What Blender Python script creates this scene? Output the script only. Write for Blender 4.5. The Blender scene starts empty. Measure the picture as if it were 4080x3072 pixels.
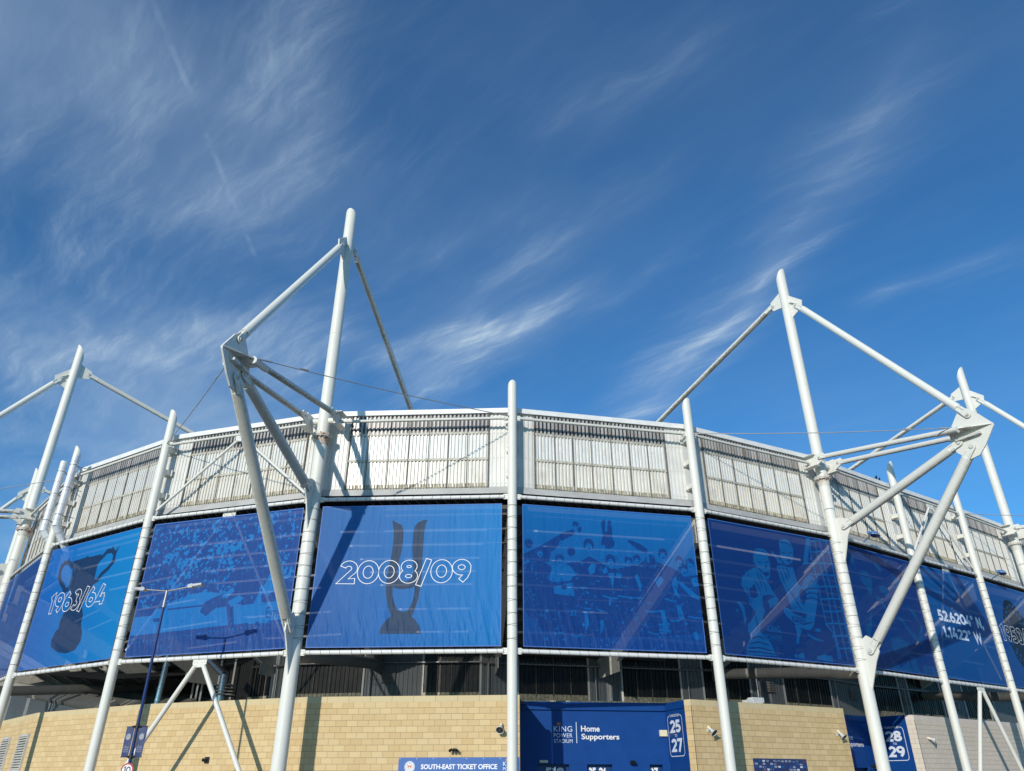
import bpy, bmesh, math, random
from mathutils import Vector, Matrix
from mathutils.geometry import delaunay_2d_cdt

C = bpy.context.scene.collection
SC = bpy.context.scene
R = math.radians
V = Vector

# ---------------------------------------------------------------- camera
cam = bpy.data.objects.new('camera', bpy.data.cameras.new('camera'))
C.objects.link(cam)
cam.location = (0, 0, 1.65)
cam.rotation_euler = (R(90 + 28.1427), 0, 0)
cam.data.sensor_width = 36.0
cam.data.lens = 2954.3 / 4080 * 36
cam.data.clip_start = 0.1
cam.data.clip_end = 5000
SC.camera = cam

# ---------------------------------------------------------------- light
SUN_AZ, SUN_EL = R(24.1), R(19.6)          # azimuth to the left of "behind the camera"
SUN = V((-math.sin(SUN_AZ) * math.cos(SUN_EL), -math.cos(SUN_AZ) * math.cos(SUN_EL), math.sin(SUN_EL)))
sl = bpy.data.lights.new('sun', 'SUN')
sl.energy = 3.7
sl.angle = R(0.5)
sl.color = (1.0, 0.93, 0.82)
so = bpy.data.objects.new('sun', sl)
C.objects.link(so)
so.rotation_euler = SUN.to_track_quat('Z', 'Y').to_euler()

SC.view_settings.view_transform = 'Standard'
SC.view_settings.look = 'None'
SC.view_settings.exposure = 0.0
SC.view_settings.gamma = 1.0

# ---------------------------------------------------------------- sky
W = bpy.data.worlds.new('World')
SC.world = W
W.use_nodes = True
wt = W.node_tree
wt.nodes.clear()


class NT:
    """small helper for writing node trees"""
    def __init__(s, t):
        s.t = t

    def n(s, kind, **k):
        o = s.t.nodes.new(kind)
        for a, b in k.items():
            setattr(o, a, b)
        return o

    def put(s, sock, val):
        if isinstance(val, bpy.types.NodeSocket):
            s.t.links.new(val, sock)
        else:
            sock.default_value = val

    def m(s, op, a, b=0.0, c=None, clamp=False):
        o = s.n('ShaderNodeMath', operation=op, use_clamp=clamp)
        s.put(o.inputs[0], a)
        s.put(o.inputs[1], b)
        if c is not None:
            s.put(o.inputs[2], c)
        return o.outputs[0]

    def vm(s, op, a, b=(0, 0, 0)):
        o = s.n('ShaderNodeVectorMath', operation=op)
        s.put(o.inputs[0], a)
        s.put(o.inputs[1], b)
        return o

    def mix(s, f, a, b, mode='MIX'):
        o = s.n('ShaderNodeMix', data_type='RGBA', blend_type=mode)
        s.put(o.inputs[0], f)
        for i, x in ((6, a), (7, b)):
            if isinstance(x, tuple) and len(x) == 3:
                x = x + (1,)
            s.put(o.inputs[i], x)
        return o.outputs[2]

    def ramp(s, f, lo, hi, a=0.0, b=1.0):
        o = s.n('ShaderNodeMapRange', interpolation_type='SMOOTHSTEP')
        s.put(o.inputs[0], f)
        s.put(o.inputs[1], lo)
        s.put(o.inputs[2], hi)
        s.put(o.inputs[3], a)
        s.put(o.inputs[4], b)
        return o.outputs[0]

    def noise(s, vec, scale, detail=4, rough=.5, dist=0.0):
        o = s.n('ShaderNodeTexNoise')
        s.put(o.inputs['Vector'], vec)
        o.inputs['Scale'].default_value = scale
        o.inputs['Detail'].default_value = detail
        o.inputs['Roughness'].default_value = rough
        o.inputs['Distortion'].default_value = dist
        return o

    def xyz(s, a):
        o = s.n('ShaderNodeSeparateXYZ')
        s.put(o.inputs[0], a)
        return o.outputs

    def comb(s, x, y, z=0.0):
        o = s.n('ShaderNodeCombineXYZ')
        s.put(o.inputs[0], x)
        s.put(o.inputs[1], y)
        s.put(o.inputs[2], z)
        return o.outputs[0]


def build_sky():
    T = NT(wt)
    out = T.n('ShaderNodeOutputWorld')
    bg = T.n('ShaderNodeBackground')
    sky = T.n('ShaderNodeTexSky', sky_type='NISHITA')
    sky.sun_disc = False
    sky.sun_elevation = SUN_EL
    sky.sun_rotation = math.atan2(SUN.x, SUN.y)
    sky.altitude = 60
    sky.air_density = 1.0
    sky.dust_density = 0.3
    sky.ozone_density = 2.0
    d = T.n('ShaderNodeTexCoord').outputs['Generated']
    x, y, z = T.xyz(d)
    zz = T.m('MAXIMUM', z, 0.04)
    px = T.m('DIVIDE', x, zz)
    py = T.m('DIVIDE', y, zz)
    # cloud layer coordinates, as if on a plane one unit above the ground
    p = T.comb(px, py)
    warp = T.noise(p, 1.7, 3, .55)
    wv = T.vm('SUBTRACT', warp.outputs['Color'], (.5, .5, .5)).outputs[0]
    sc = T.vm('SCALE', wv)
    sc.inputs['Scale'].default_value = 0.20
    warp2 = T.noise(p, 7.5, 4, .6)
    sc2 = T.vm('SCALE', T.vm('SUBTRACT', warp2.outputs['Color'], (.5, .5, .5)).outputs[0])
    sc2.inputs['Scale'].default_value = 0.03
    pw = T.vm('ADD', T.vm('ADD', p, sc.outputs[0]).outputs[0], sc2.outputs[0]).outputs[0]
    wx, wy, _ = T.xyz(pw)

    def rot(vx, vy, ang):
        c, s_ = math.cos(ang), math.sin(ang)
        u = T.m('ADD', T.m('MULTIPLY', vx, c), T.m('MULTIPLY', vy, s_))
        v = T.m('SUBTRACT', T.m('MULTIPLY', vy, c), T.m('MULTIPLY', vx, s_))
        return u, v

    def fibre(ang, along, across, detail=6, rough=.62):
        u, v = rot(wx, wy, R(ang))
        return T.noise(T.comb(T.m('MULTIPLY', u, along), T.m('MULTIPLY', v, across)), 1.0, detail, rough).outputs[0]

    f1 = fibre(-45, 1.6, 9.0, 8, .66)
    f2 = fibre(-62, 2.6, 17.0, 8, .68)
    f3 = fibre(-38, 4.0, 34.0, 6, .7)
    soft = T.noise(pw, 1.15, 4, .5).outputs[0]
    tot = None
    # (start, end, half width, strength, end fade) of each streak of cirrus, in cloud layer coordinates
    for (a, b, w, st) in STREAKS:
        ang = math.atan2(b[1] - a[1], b[0] - a[0])
        L = math.hypot(b[0] - a[0], b[1] - a[1])
        u, v = rot(T.m('SUBTRACT', wx, a[0]), T.m('SUBTRACT', wy, a[1]), ang)
        prof = T.m('SUBTRACT', 1.0, T.m('DIVIDE', T.m('ABSOLUTE', v), w), clamp=True)
        prof = T.m('MULTIPLY', prof, prof)
        e = T.m('MULTIPLY', T.ramp(u, -.25 * L, .15 * L), T.ramp(u, L * .6, L * 1.2, 1.0, 0.0))
        g = T.m('MULTIPLY', T.m('MULTIPLY', prof, e), st)
        tot = g if tot is None else T.m('ADD', tot, g)
    fib = T.m('MULTIPLY', T.m('MULTIPLY', T.ramp(f1, .36, .74), T.ramp(f2, .28, .74, .25, 1.0)), T.ramp(f3, .28, .7, .45, 1.1))
    dens = T.m('MULTIPLY', tot, T.m('ADD', T.m('MULTIPLY', fib, 1.15), .24))
    # thin veil everywhere, thicker on the left
    veil = T.ramp(px, .25, -1.1)
    veil = T.m('ADD', T.m('MULTIPLY', veil, .34), .06)
    veil = T.m('MULTIPLY', veil, T.m('ADD', T.m('MULTIPLY', T.ramp(soft, .30, .74), .95), T.m('MULTIPLY', fib, .55)))
    dens = T.m('ADD', dens, veil)
    # vapour trail
    a, b = (-.521, .684), (-.558, 1.356)
    ang = math.atan2(b[1] - a[1], b[0] - a[0])
    u, v = rot(T.m('SUBTRACT', px, a[0]), T.m('SUBTRACT', py, a[1]), ang)
    wob = T.m('MULTIPLY', T.m('SUBTRACT', T.noise(T.comb(T.m('MULTIPLY', u, 9.0), 0.0), 1.0, 3).outputs[0], .5), .012)
    v = T.m('ADD', v, wob)
    tr = T.ramp(T.m('ABSOLUTE', v), .008, .001)
    tr = T.m('MULTIPLY', tr, T.m('MULTIPLY', T.ramp(u, -1.0, .0), T.ramp(u, .58, .72, 1.0, 0.0)))
    brk = T.noise(T.comb(T.m('MULTIPLY', u, 11.0), 3.3), 1.0, 3, .6).outputs[0]
    tr = T.m('MULTIPLY', tr, T.ramp(brk, .42, .62, .01, .10))
    dens = T.m('ADD', dens, tr)
    # fade clouds towards the horizon into haze
    dens = T.m('MULTIPLY', dens, T.ramp(z, .03, .16))
    dens = T.m('MINIMUM', dens, .85)
    col = T.mix(1.0, sky.outputs[0], SKY_TINT, 'MULTIPLY')
    cl = T.mix(T.m('MULTIPLY', dens, 1.0), col, CLOUD_COL)
    T.put(bg.inputs[0], cl)
    bg.inputs[1].default_value = 0.112
    T.put(out.inputs[0], bg.outputs[0])


SKY_TINT = (.36, .89, 1.30)
CLOUD_COL = (4.4, 5.65, 6.9)
STREAKS = [
    ((-.30, 1.93), (.13, 1.41), .17, 1.0), ((-.21, 1.68), (-.06, 1.52), .10, .8), ((.36, 2.08), (.566, 1.39), .20, .78),
    ((.566, 1.39), (.60, .70), .16, .45), ((.50, 1.6), (.66, 1.15), .10, .25), ((-.19, 1.26), (.10, 1.07), .10, .22), ((-.14, 1.47), (.10, 1.22), .10, .25),
    ((-.44, .92), (-.24, .62), .15, .36), ((-.59, 1.18), (-.19, .92), .20, .28), ((-1.48, 1.9), (-.78, 1.55), .36, .55),
    ((-.66, 1.9), (-.38, 1.52), .2, .6), ((.85, 1.47), (1.1, 1.25), .09, .26), ((.06, .94), (.32, .71), .12, .13),
    ((-.80, 1.0), (-.45, .70), .22, .28), ((-1.0, 1.35), (-.55, 1.05), .22, .28), ((.2, 1.5), (.42, 1.15), .09, .12),
    ((-.95, 1.75), (-.50, 1.48), .24, .5), ((.03, 1.28), (.3, 1.0), .11, .14), ((-.36, 1.78), (-.02, 1.48), .16, .34),
]
build_sky()

# ---------------------------------------------------------------- mesh helper
class MB:
    def __init__(s):
        s.v, s.f, s.uv, s.mi, s.sm = [], [], [], [], []

    def face(s, pts, uv=None, mi=0, sm=False):
        b = len(s.v)
        s.v.extend([tuple(p) for p in pts])
        s.f.append(list(range(b, b + len(pts))))
        s.uv.append(uv or [(0, 0)] * len(pts))
        s.mi.append(mi)
        s.sm.append(sm)

    def mesh(s, verts, faces, uvs=None, mi=0, sm=False):
        b = len(s.v)
        s.v.extend([tuple(p) for p in verts])
        for i, f in enumerate(faces):
            s.f.append([b + j for j in f])
            s.uv.append(uvs[i] if uvs else [(0, 0)] * len(f))
            s.mi.append(mi)
            s.sm.append(sm)

    def box(s, c, ax, ay, az, hx, hy, hz, mi=0):
        c, ax, ay, az = V(c), V(ax).normalized() * hx, V(ay).normalized() * hy, V(az).normalized() * hz
        v = [c + ax * i + ay * j + az * k for k in (-1, 1) for j in (-1, 1) for i in (-1, 1)]
        f = [(0, 2, 3, 1), (4, 5, 7, 6), (0, 1, 5, 4), (2, 6, 7, 3), (0, 4, 6, 2), (1, 3, 7, 5)]
        d = [(hx, hy), (hx, hy), (hx, hz), (hx, hz), (hy, hz), (hy, hz)]
        s.mesh(v, f, [[(0, 0), (2 * a, 0), (2 * a, 2 * b), (0, 2 * b)] for a, b in d], mi)

    def beam(s, p0, p1, w, h, up=(0, 0, 1), mi=0):
        p0, p1 = V(p0), V(p1)
        d = (p1 - p0)
        side = d.cross(V(up)).normalized()
        u2 = side.cross(d).normalized()
        s.box((p0 + p1) / 2, d, side, u2, d.length / 2, w / 2, h / 2, mi)

    def tube(s, p0, p1, r0, r1=None, n=20, cap=True, mi=0, up=(0, 0, 1)):
        r1 = r0 if r1 is None else r1
        p0, p1 = V(p0), V(p1)
        d = (p1 - p0)
        L = d.length
        d = d / L
        u = V(up) - d * V(up).dot(d)
        if u.length < 1e-3:
            u = V((1, 0, 0)) - d * d.x
        u.normalize()
        w = d.cross(u)
        ring = lambda p, r: [p + (u * math.cos(2 * math.pi * i / n) + w * math.sin(2 * math.pi * i / n)) * r for i in range(n)]
        a, b = ring(p0, r0), ring(p1, r1)
        fs = [(i, (i + 1) % n, n + (i + 1) % n, n + i) for i in range(n)]
        uv = [[(i / n, 0), ((i + 1) / n, 0), ((i + 1) / n, L), (i / n, L)] for i in range(n)]
        s.mesh(a + b, fs, uv, mi, True)
        if cap:
            s.face(list(reversed(a)), None, mi)
            s.face(b, None, mi)

    def path(s, pts, r, n=8, mi=0):
        for a, b in zip(pts, pts[1:]):
            s.tube(a, b, r, r, n, True, mi)

    def sweep(s, pts, r, n=5, mi=0):
        """one continuous round cord through all the points"""
        pts = [V(p) for p in pts]
        u = None
        rows = []
        for i, p in enumerate(pts):
            d = (pts[min(i + 1, len(pts) - 1)] - pts[max(i - 1, 0)]).normalized()
            u = (d.orthogonal() if u is None else u - d * u.dot(d)).normalized()
            w = d.cross(u)
            rows.append([p + (u * math.cos(2 * math.pi * k / n) + w * math.sin(2 * math.pi * k / n)) * r for k in range(n)])
        v = [q for row in rows for q in row]
        f = [(i * n + k, i * n + (k + 1) % n, (i + 1) * n + (k + 1) % n, (i + 1) * n + k) for i in range(len(rows) - 1) for k in range(n)]
        s.mesh(v, f, None, mi, True)

    def ring(s, c, axis, r, rt, n=20, m=6, mi=0):
        c, d = V(c), V(axis).normalized()
        u = d.orthogonal().normalized()
        w = d.cross(u)
        v, f = [], []
        for i in range(n):
            t = 2 * math.pi * i / n
            e = u * math.cos(t) + w * math.sin(t)
            for j in range(m):
                q = 2 * math.pi * j / m
                v.append(c + e * (r + rt * math.cos(q)) + d * rt * math.sin(q))
        for i in range(n):
            for j in range(m):
                f.append((i * m + j, ((i + 1) % n) * m + j, ((i + 1) % n) * m + (j + 1) % m, i * m + (j + 1) % m))
        s.mesh(v, f, None, mi, True)

    def prism(s, poly, o, ex, ey, th, mi=0):
        """polygon in the plane o + x*ex + y*ey, thickened by the vector th (centred)"""
        o, ex, ey, th = V(o), V(ex), V(ey), V(th)
        a = [o + ex * x + ey * y - th / 2 for x, y in poly]
        b = [q + th for q in a]
        n = len(a)
        s.face(list(reversed(a)), [poly[i] for i in reversed(range(n))], mi)
        s.face(b, list(poly), mi)
        for i in range(n):
            j = (i + 1) % n
            L = (a[j] - a[i]).length
            s.face([a[i], a[j], b[j], b[i]], [(0, 0), (L, 0), (L, th.length), (0, th.length)], mi)

    def quad(s, o, ex, ey, x0, x1, y0, y1, mi=0):
        o, ex, ey = V(o), V(ex), V(ey)
        s.face([o + ex * x + ey * y for x, y in ((x0, y0), (x1, y0), (x1, y1), (x0, y1))],
               [(x0, y0), (x1, y0), (x1, y1), (x0, y1)], mi)

    def corr(s, o, ex, out, x0, x1, z0, z1, pitch=.2, depth=.035, flat=.5, mi=0, mi2=None):
        """vertical trapezoidal corrugated sheet"""
        o, ex, out = V(o), V(ex), V(out)
        xs = []
        x = x0
        while x < x1 - 1e-6:
            for du, dd in ((0, 0), (pitch * flat * .9, 0), (pitch * .5, 1), (pitch * (.5 + flat * .9), 1)):
                if x + du < x1:
                    xs.append((x + du, dd * depth))
            x += pitch
        xs.append((x1, 0))
        z = V((0, 0, 1))
        for k, ((a, da), (b, db)) in enumerate(zip(xs, xs[1:])):
            s.face([o + ex * a + out * da + z * z0, o + ex * b + out * db + z * z0, o + ex * b + out * db + z * z1, o + ex * a + out * da + z * z1],
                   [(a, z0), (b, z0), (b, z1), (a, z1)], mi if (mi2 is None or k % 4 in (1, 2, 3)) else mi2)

    def build(s, name, mats, parent=None, recalc=True):
        me = bpy.data.meshes.new(name)
        me.from_pydata(s.v, [], s.f)
        for m in (mats if isinstance(mats, (list, tuple)) else [mats]):
            me.materials.append(m)
        ul = me.uv_layers.new(name='uv')
        fl = []
        for u in s.uv:
            for q in u:
                fl.extend(q)
        ul.data.foreach_set('uv', fl)
        me.polygons.foreach_set('material_index', s.mi)
        me.polygons.foreach_set('use_smooth', s.sm)
        if recalc:
            bm = bmesh.new()
            bm.from_mesh(me)
            bmesh.ops.recalc_face_normals(bm, faces=bm.faces)
            bm.to_mesh(me)
            bm.free()
        me.update()
        o = bpy.data.objects.new(name, me)
        C.objects.link(o)
        if parent is not None:
            o.parent = parent
            o.matrix_parent_inverse = WM(parent).inverted()
        return o


def WM(o):
    m = Matrix.LocRotScale(o.location, o.rotation_euler, o.scale)
    if o.parent:
        m = WM(o.parent) @ o.matrix_parent_inverse @ m
    return m


def thing(name, label, cat, loc=(0, 0, 0), group=None):
    o = bpy.data.objects.new(name, None)
    o.empty_display_size = .3
    C.objects.link(o)
    o.location = loc
    tag(o, label, cat, group)
    return o


def tag(o, label=None, cat=None, group=None, kind=None):
    if label: o['label'] = label
    if cat: o['category'] = cat
    if group: o['group'] = group
    if kind: o['kind'] = kind
    return o


# ---------------------------------------------------------------- materials
def mat(name):
    m = bpy.data.materials.new(name)
    m.use_nodes = True
    m.node_tree.nodes.clear()
    T = NT(m.node_tree)
    out = T.n('ShaderNodeOutputMaterial')
    b = T.n('ShaderNodeBsdfPrincipled')
    T.put(out.inputs[0], b.outputs[0])
    T.out, T.b = out, b
    return m, T


def flat(name, col, rough=.5, var=.12, scale=3.0, metal=0.0, spec=.5):
    m, T = mat(name)
    tc = T.n('ShaderNodeTexCoord').outputs['Object']
    n1 = T.noise(tc, scale, 6, .6).outputs[0]
    dk = tuple(c * (1 - var) for c in col)
    lt = tuple(min(1, c * (1 + var * .6)) for c in col)
    T.put(T.b.inputs['Base Color'], T.mix(T.ramp(n1, .3, .7), dk, lt))
    T.put(T.b.inputs['Roughness'], T.m('ADD', rough - .06, T.m('MULTIPLY', n1, .12)))
    T.b.inputs['Metallic'].default_value = metal
    T.b.inputs['Specular IOR Level'].default_value = spec
    return m


def paint(name, col=(.76, .765, .72), grime=.25, algae=0.0, rough=.38):
    """white gloss steel paint; grime runs along the tube, algae grows along its underside"""
    m, T = mat(name)
    uv = T.n('ShaderNodeUVMap').outputs[0]
    tc = T.n('ShaderNodeTexCoord').outputs['Object']
    u, v, _ = T.xyz(uv)
    a = T.noise(tc, 1.1, 6, .65).outputs[0]
    st = T.noise(T.comb(T.m('MULTIPLY', u, 26.0), T.m('MULTIPLY', v, .55)), 1.0, 5, .6).outputs[0]
    g = T.m('MULTIPLY', T.m('MULTIPLY', T.ramp(a, .42, .75), T.ramp(st, .4, .7)), grime)
    c = T.mix(g, col, (.40, .385, .32))
    if algae > 0:
        # patches along the lower side of the member, combed by rain
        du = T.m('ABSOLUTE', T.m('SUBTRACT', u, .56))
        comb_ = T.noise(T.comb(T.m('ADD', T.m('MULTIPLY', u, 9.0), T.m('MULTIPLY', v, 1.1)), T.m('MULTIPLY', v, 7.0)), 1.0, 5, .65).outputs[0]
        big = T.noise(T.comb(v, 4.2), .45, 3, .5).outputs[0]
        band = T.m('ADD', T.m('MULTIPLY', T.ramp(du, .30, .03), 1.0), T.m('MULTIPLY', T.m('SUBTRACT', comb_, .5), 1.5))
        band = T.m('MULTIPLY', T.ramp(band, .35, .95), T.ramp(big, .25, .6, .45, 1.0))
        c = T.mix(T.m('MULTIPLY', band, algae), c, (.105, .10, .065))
    T.put(T.b.inputs['Base Color'], c)
    T.put(T.b.inputs['Roughness'], T.m('ADD', rough, T.m('MULTIPLY', a, .2)))
    T.b.inputs['Specular IOR Level'].default_value = .4
    return m


def blocks(name, c1, c2, mort, w=.45, h=.225, joint=.011, rust=.3, offset=.5):
    m, T = mat(name)
    uv = T.n('ShaderNodeUVMap').outputs[0]
    b = T.n('ShaderNodeTexBrick')
    b.offset = offset
    T.put(b.inputs['Vector'], uv)
    for k, x in (('Color1', c1), ('Color2', c2), ('Mortar', mort)):
        b.inputs[k].default_value = x + (1,)
    b.inputs['Scale'].default_value = 1
    b.inputs['Mortar Size'].default_value = joint * .5
    b.inputs['Mortar Smooth'].default_value = .15
    b.inputs['Bias'].default_value = 0
    b.inputs['Brick Width'].default_value = w
    b.inputs['Row Height'].default_value = h
    n1 = T.noise(uv, 2.1, 5, .6).outputs[0]
    n2 = T.noise(uv, 60.0, 3, .6).outputs[0]
    n3 = T.noise(uv, .5, 3, .5).outputs[0]
    c = T.mix(T.m('MULTIPLY', T.ramp(n1, .5, .78), rust), b.outputs['Color'], tuple(x * y for x, y in zip(c1, (.98, .80, .55))))
    c = T.mix(T.m('MULTIPLY', T.ramp(n3, .4, .7), .18), c, tuple(x * .8 for x in c1))
    c = T.mix(.28, c, T.mix(n2, tuple(x * .72 for x in c1), tuple(x * 1.25 for x in c1)))
    c = T.mix(T.m('MULTIPLY', b.outputs['Fac'], .85), c, mort)
    T.put(T.b.inputs['Base Color'], c)
    T.b.inputs['Roughness'].default_value = .9
    T.b.inputs['Specular IOR Level'].default_value = .2
    hgt = T.m('SUBTRACT', T.m('MULTIPLY', n2, .25), b.outputs['Fac'])
    bp = T.n('ShaderNodeBump')
    bp.inputs['Strength'].default_value = .7
    bp.inputs['Distance'].default_value = .008
    T.put(bp.inputs['Height'], hgt)
    T.put(T.b.inputs['Normal'], bp.outputs[0])
    return m


def cloth(name, tl, tr, bl, br, mesh=.2, wr=1.0, rough=.55, speck=None):
    """printed mesh banner; colours of the print blend between the corners. UV = metres from lower left / (W, H)"""
    m, T = mat(name)
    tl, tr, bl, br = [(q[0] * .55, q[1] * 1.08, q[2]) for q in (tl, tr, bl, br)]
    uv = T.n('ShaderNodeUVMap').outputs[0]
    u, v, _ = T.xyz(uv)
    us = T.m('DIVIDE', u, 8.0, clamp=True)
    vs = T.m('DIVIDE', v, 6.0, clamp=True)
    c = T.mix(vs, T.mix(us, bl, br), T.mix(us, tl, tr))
    if speck:
        # posterised photographic detail of the print
        sn = T.noise(T.comb(T.m('MULTIPLY', u, 1.35), v), speck[2], 7, .66).outputs[0]
        sn2 = T.noise(T.comb(T.m('MULTIPLY', u, .5), T.m('MULTIPLY', v, .5)), 1.6, 2, .5).outputs[0]
        k = T.m('MULTIPLY', T.ramp(sn, speck[3], speck[3] + .035), T.ramp(sn2, .36, .56))
        c = T.mix(T.m('MULTIPLY', k, speck[1]), c, speck[0])
    wv = T.noise(T.comb(T.m('MULTIPLY', u, 60.0), T.m('MULTIPLY', v, 2.0)), 1.0, 2).outputs[0]
    c = T.mix(T.m('MULTIPLY', wv, .12), c, tuple(x * .7 for x in bl))
    T.put(T.b.inputs['Base Color'], c)
    T.b.inputs['Roughness'].default_value = rough
    T.b.inputs['Specular IOR Level'].default_value = .22
    # tension creases: long soft vertical folds, sharper fans towards the laced lower edge
    w1 = T.noise(T.comb(T.m('MULTIPLY', u, 2.6), T.m('MULTIPLY', v, .35)), 1.0, 3, .5).outputs[0]
    sk = T.m('ADD', T.m('MULTIPLY', u, 3.6), T.m('MULTIPLY', v, .9))
    w2 = T.noise(T.comb(sk, T.m('MULTIPLY', v, .5)), 1.0, 2, .4).outputs[0]
    low = T.ramp(v, 1.6, .0)
    fan = T.noise(T.comb(T.m('MULTIPLY', u, 9.0), T.m('MULTIPLY', v, 1.1)), 1.0, 2, .4).outputs[0]
    top = T.ramp(v, 5.2, 6.0)
    hh = T.m('ADD', T.m('MULTIPLY', w1, .055), T.m('ADD', T.m('MULTIPLY', T.m('MULTIPLY', w2, .13), T.ramp(v, 3.0, .3)),
             T.m('MULTIPLY', fan, T.m('ADD', T.m('MULTIPLY', low, .045), T.m('MULTIPLY', top, .02)))))
    bp = T.n('ShaderNodeBump')
    bp.inputs['Strength'].default_value = min(1.0, wr)
    bp.inputs['Distance'].default_value = max(1.0, wr)
    T.put(bp.inputs['Height'], hh)
    T.put(T.b.inputs['Normal'], bp.outputs[0])
    tr_ = T.n('ShaderNodeBsdfTransparent')
    mx = T.n('ShaderNodeMixShader')
    mx.inputs[0].default_value = mesh
    T.put(mx.inputs[1], T.b.outputs[0])
    T.put(mx.inputs[2], tr_.outputs[0])
    T.put(T.out.inputs[0], mx.outputs[0])
    return m


def sheet(name, col, col2, pw=.94, ph=1.31, rough=.32, dirt=.35, spec=.6):
    """translucent roofing sheet in panels: every panel has its own tone, rain dirt gathers in patches"""
    m, T = mat(name)
    uv = T.n('ShaderNodeUVMap').outputs[0]
    b = T.n('ShaderNodeTexBrick')
    b.offset = 0
    T.put(b.inputs['Vector'], uv)
    b.inputs['Color1'].default_value = col + (1,)
    b.inputs['Color2'].default_value = col2 + (1,)
    b.inputs['Mortar'].default_value = col + (1,)
    b.inputs['Scale'].default_value = 1
    b.inputs['Mortar Size'].default_value = 0
    b.inputs['Brick Width'].default_value = pw
    b.inputs['Row Height'].default_value = ph
    u, v, _ = T.xyz(uv)
    n1 = T.noise(T.comb(T.m('MULTIPLY', u, 5.0), T.m('MULTIPLY', v, .9)), 1.0, 6, .65).outputs[0]
    n2 = T.noise(uv, 1.4, 5, .65).outputs[0]
    d = T.m('MULTIPLY', T.m('MULTIPLY', T.ramp(n1, .42, .75), T.ramp(n2, .35, .7)), dirt)
    T.put(T.b.inputs['Base Color'], T.mix(d, b.outputs[0], (.22, .185, .13)))
    T.put(T.b.inputs['Roughness'], T.m('ADD', rough, T.m('MULTIPLY', n2, .25)))
    T.b.inputs['Specular IOR Level'].default_value = spec
    return m


M = {}
M['white'] = paint('white_steel', (.70, .695, .64), grime=.32)
M['strut'] = paint('weathered_white_steel', (.655, .65, .60), grime=.45, algae=.42)
M['tie'] = paint('dirty_white_steel', (.66, .655, .60), grime=.4, algae=.85)
M['rail'] = paint('rail_white_steel', (.71, .71, .69), grime=.3)
M['pin'] = flat('pin_steel', (.60, .59, .55), .5, .1)
def rusty(name, col, rust, lo):
    m, T = mat(name)
    tc = T.n('ShaderNodeTexCoord').outputs['Object']
    n1 = T.noise(tc, 3.0, 5, .7).outputs[0]
    n2 = T.noise(tc, .35, 2, .5).outputs[0]
    T.put(T.b.inputs['Base Color'], T.mix(T.m('MULTIPLY', T.ramp(n1, lo, lo + .1), T.ramp(n2, .45, .6)), col, rust))
    T.b.inputs['Roughness'].default_value = .6
    return m


M['pin'] = rusty('rust_spotted_pin', (.60, .59, .55), (.36, .17, .08), .5)
M['rust'] = flat('rusty_pin', (.46, .30, .19), .75, .5, 14)
M['dark'] = flat('dark_void', (.018, .018, .02), .7, .2)
M['grey'] = flat('grey_steel', (.24, .235, .22), .6, .12)
M['raker'] = flat('beige_raker_steel', (.56, .55, .51), .6, .12)
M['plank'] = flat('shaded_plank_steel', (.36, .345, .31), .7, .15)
M['soffit'] = flat('soffit_board', (.05, .05, .052), .8, .2)
M['concrete'] = flat('terrace_concrete', (.10, .098, .095), .85, .15, 1.3)
M['sill'] = flat('grey_flashing', (.42, .415, .40), .55, .14, 1.5)
M['fascia'] = flat('white_fascia', (.74, .74, .72), .45, .08)
M['clad'] = flat('white_profiled_sheet', (.67, .66, .625), .42, .1, .8)
M['greyclad'] = flat('grey_profiled_sheet', (.18, .195, .205), .5, .1, .7)
M['screen'] = sheet('cream_translucent_sheet', (.73, .70, .63), (.65, .625, .56), 1.0, 1.31, .14, .5)
M['screen2'] = sheet('pale_translucent_sheet', (.72, .715, .68), (.65, .655, .63), 1.0, 1.31, .13, .4)
M['strip'] = sheet('sheet_crest_reflection', (.46, .45, .43), (.28, .27, .26), .31, 9, .16, .35)  # pale crests put the lit reflection of the clear sheet into the colour
M['stripd'] = sheet('sheet_trough_dark_interior', (.016, .016, .018), (.03, .028, .027), .47, 9, .12, .3)  # near-black troughs put the dark interior behind the sheet into the colour
M['gl'] = sheet('dark_profiled_glazing', (.012, .0125, .0135), (.020, .0205, .021), 1.2, 9, .2, .2, .35)
M['bar'] = flat('dirty_glazing_bar', (.16, .145, .12), .7, .35, 6)
M['bolt'] = flat('bolt_strip', (.50, .47, .39), .6, .3, 9)
M['dirtstrip'] = flat('dirty_sheet_foot', (.40, .36, .26), .6, .45, 7)
M['tan'] = blocks('tan_blockwork', (.65, .50, .28), (.53, .375, .185), (.25, .185, .115))
M['tancap'] = blocks('tan_coping', (.61, .51, .315), (.56, .455, .265), (.30, .23, .15), .9, .4, .012, .2)
M['pale'] = blocks('pale_blockwork', (.60, .535, .455), (.545, .48, .405), (.32, .285, .24), rust=.1)
M['palecap'] = blocks('pale_coping', (.60, .54, .50), (.56, .50, .46), (.32, .28, .26), .9, .4, .012, .05)
M['navy'] = flat('navy_panel', (.004, .052, .235), .5, .08, 2, spec=.25)
M['navyd'] = flat('navy_door', (.007, .04, .17), .45, .08, 2)
M['sign'] = flat('sign_blue', (.006, .095, .36), .4, .05)
M['vent'] = flat('dull_vent_paint', (.52, .51, .47), .6, .15)
M['letter'] = flat('white_lettering', (.78, .78, .80), .55, .04)
M['lettery'] = flat('pale_blue_lettering', (.66, .72, .84), .5, .03)
M['orange'] = flat('orange_print', (.62, .20, .05), .5, .08)
M['gold'] = flat('dull_gold_print', (.34, .24, .10), .5, .1)
M['dim'] = flat('faded_white_print', (.36, .40, .50), .6, .1)
M['cord'] = flat('black_cord', (.02, .02, .022), .7, .1)
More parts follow.
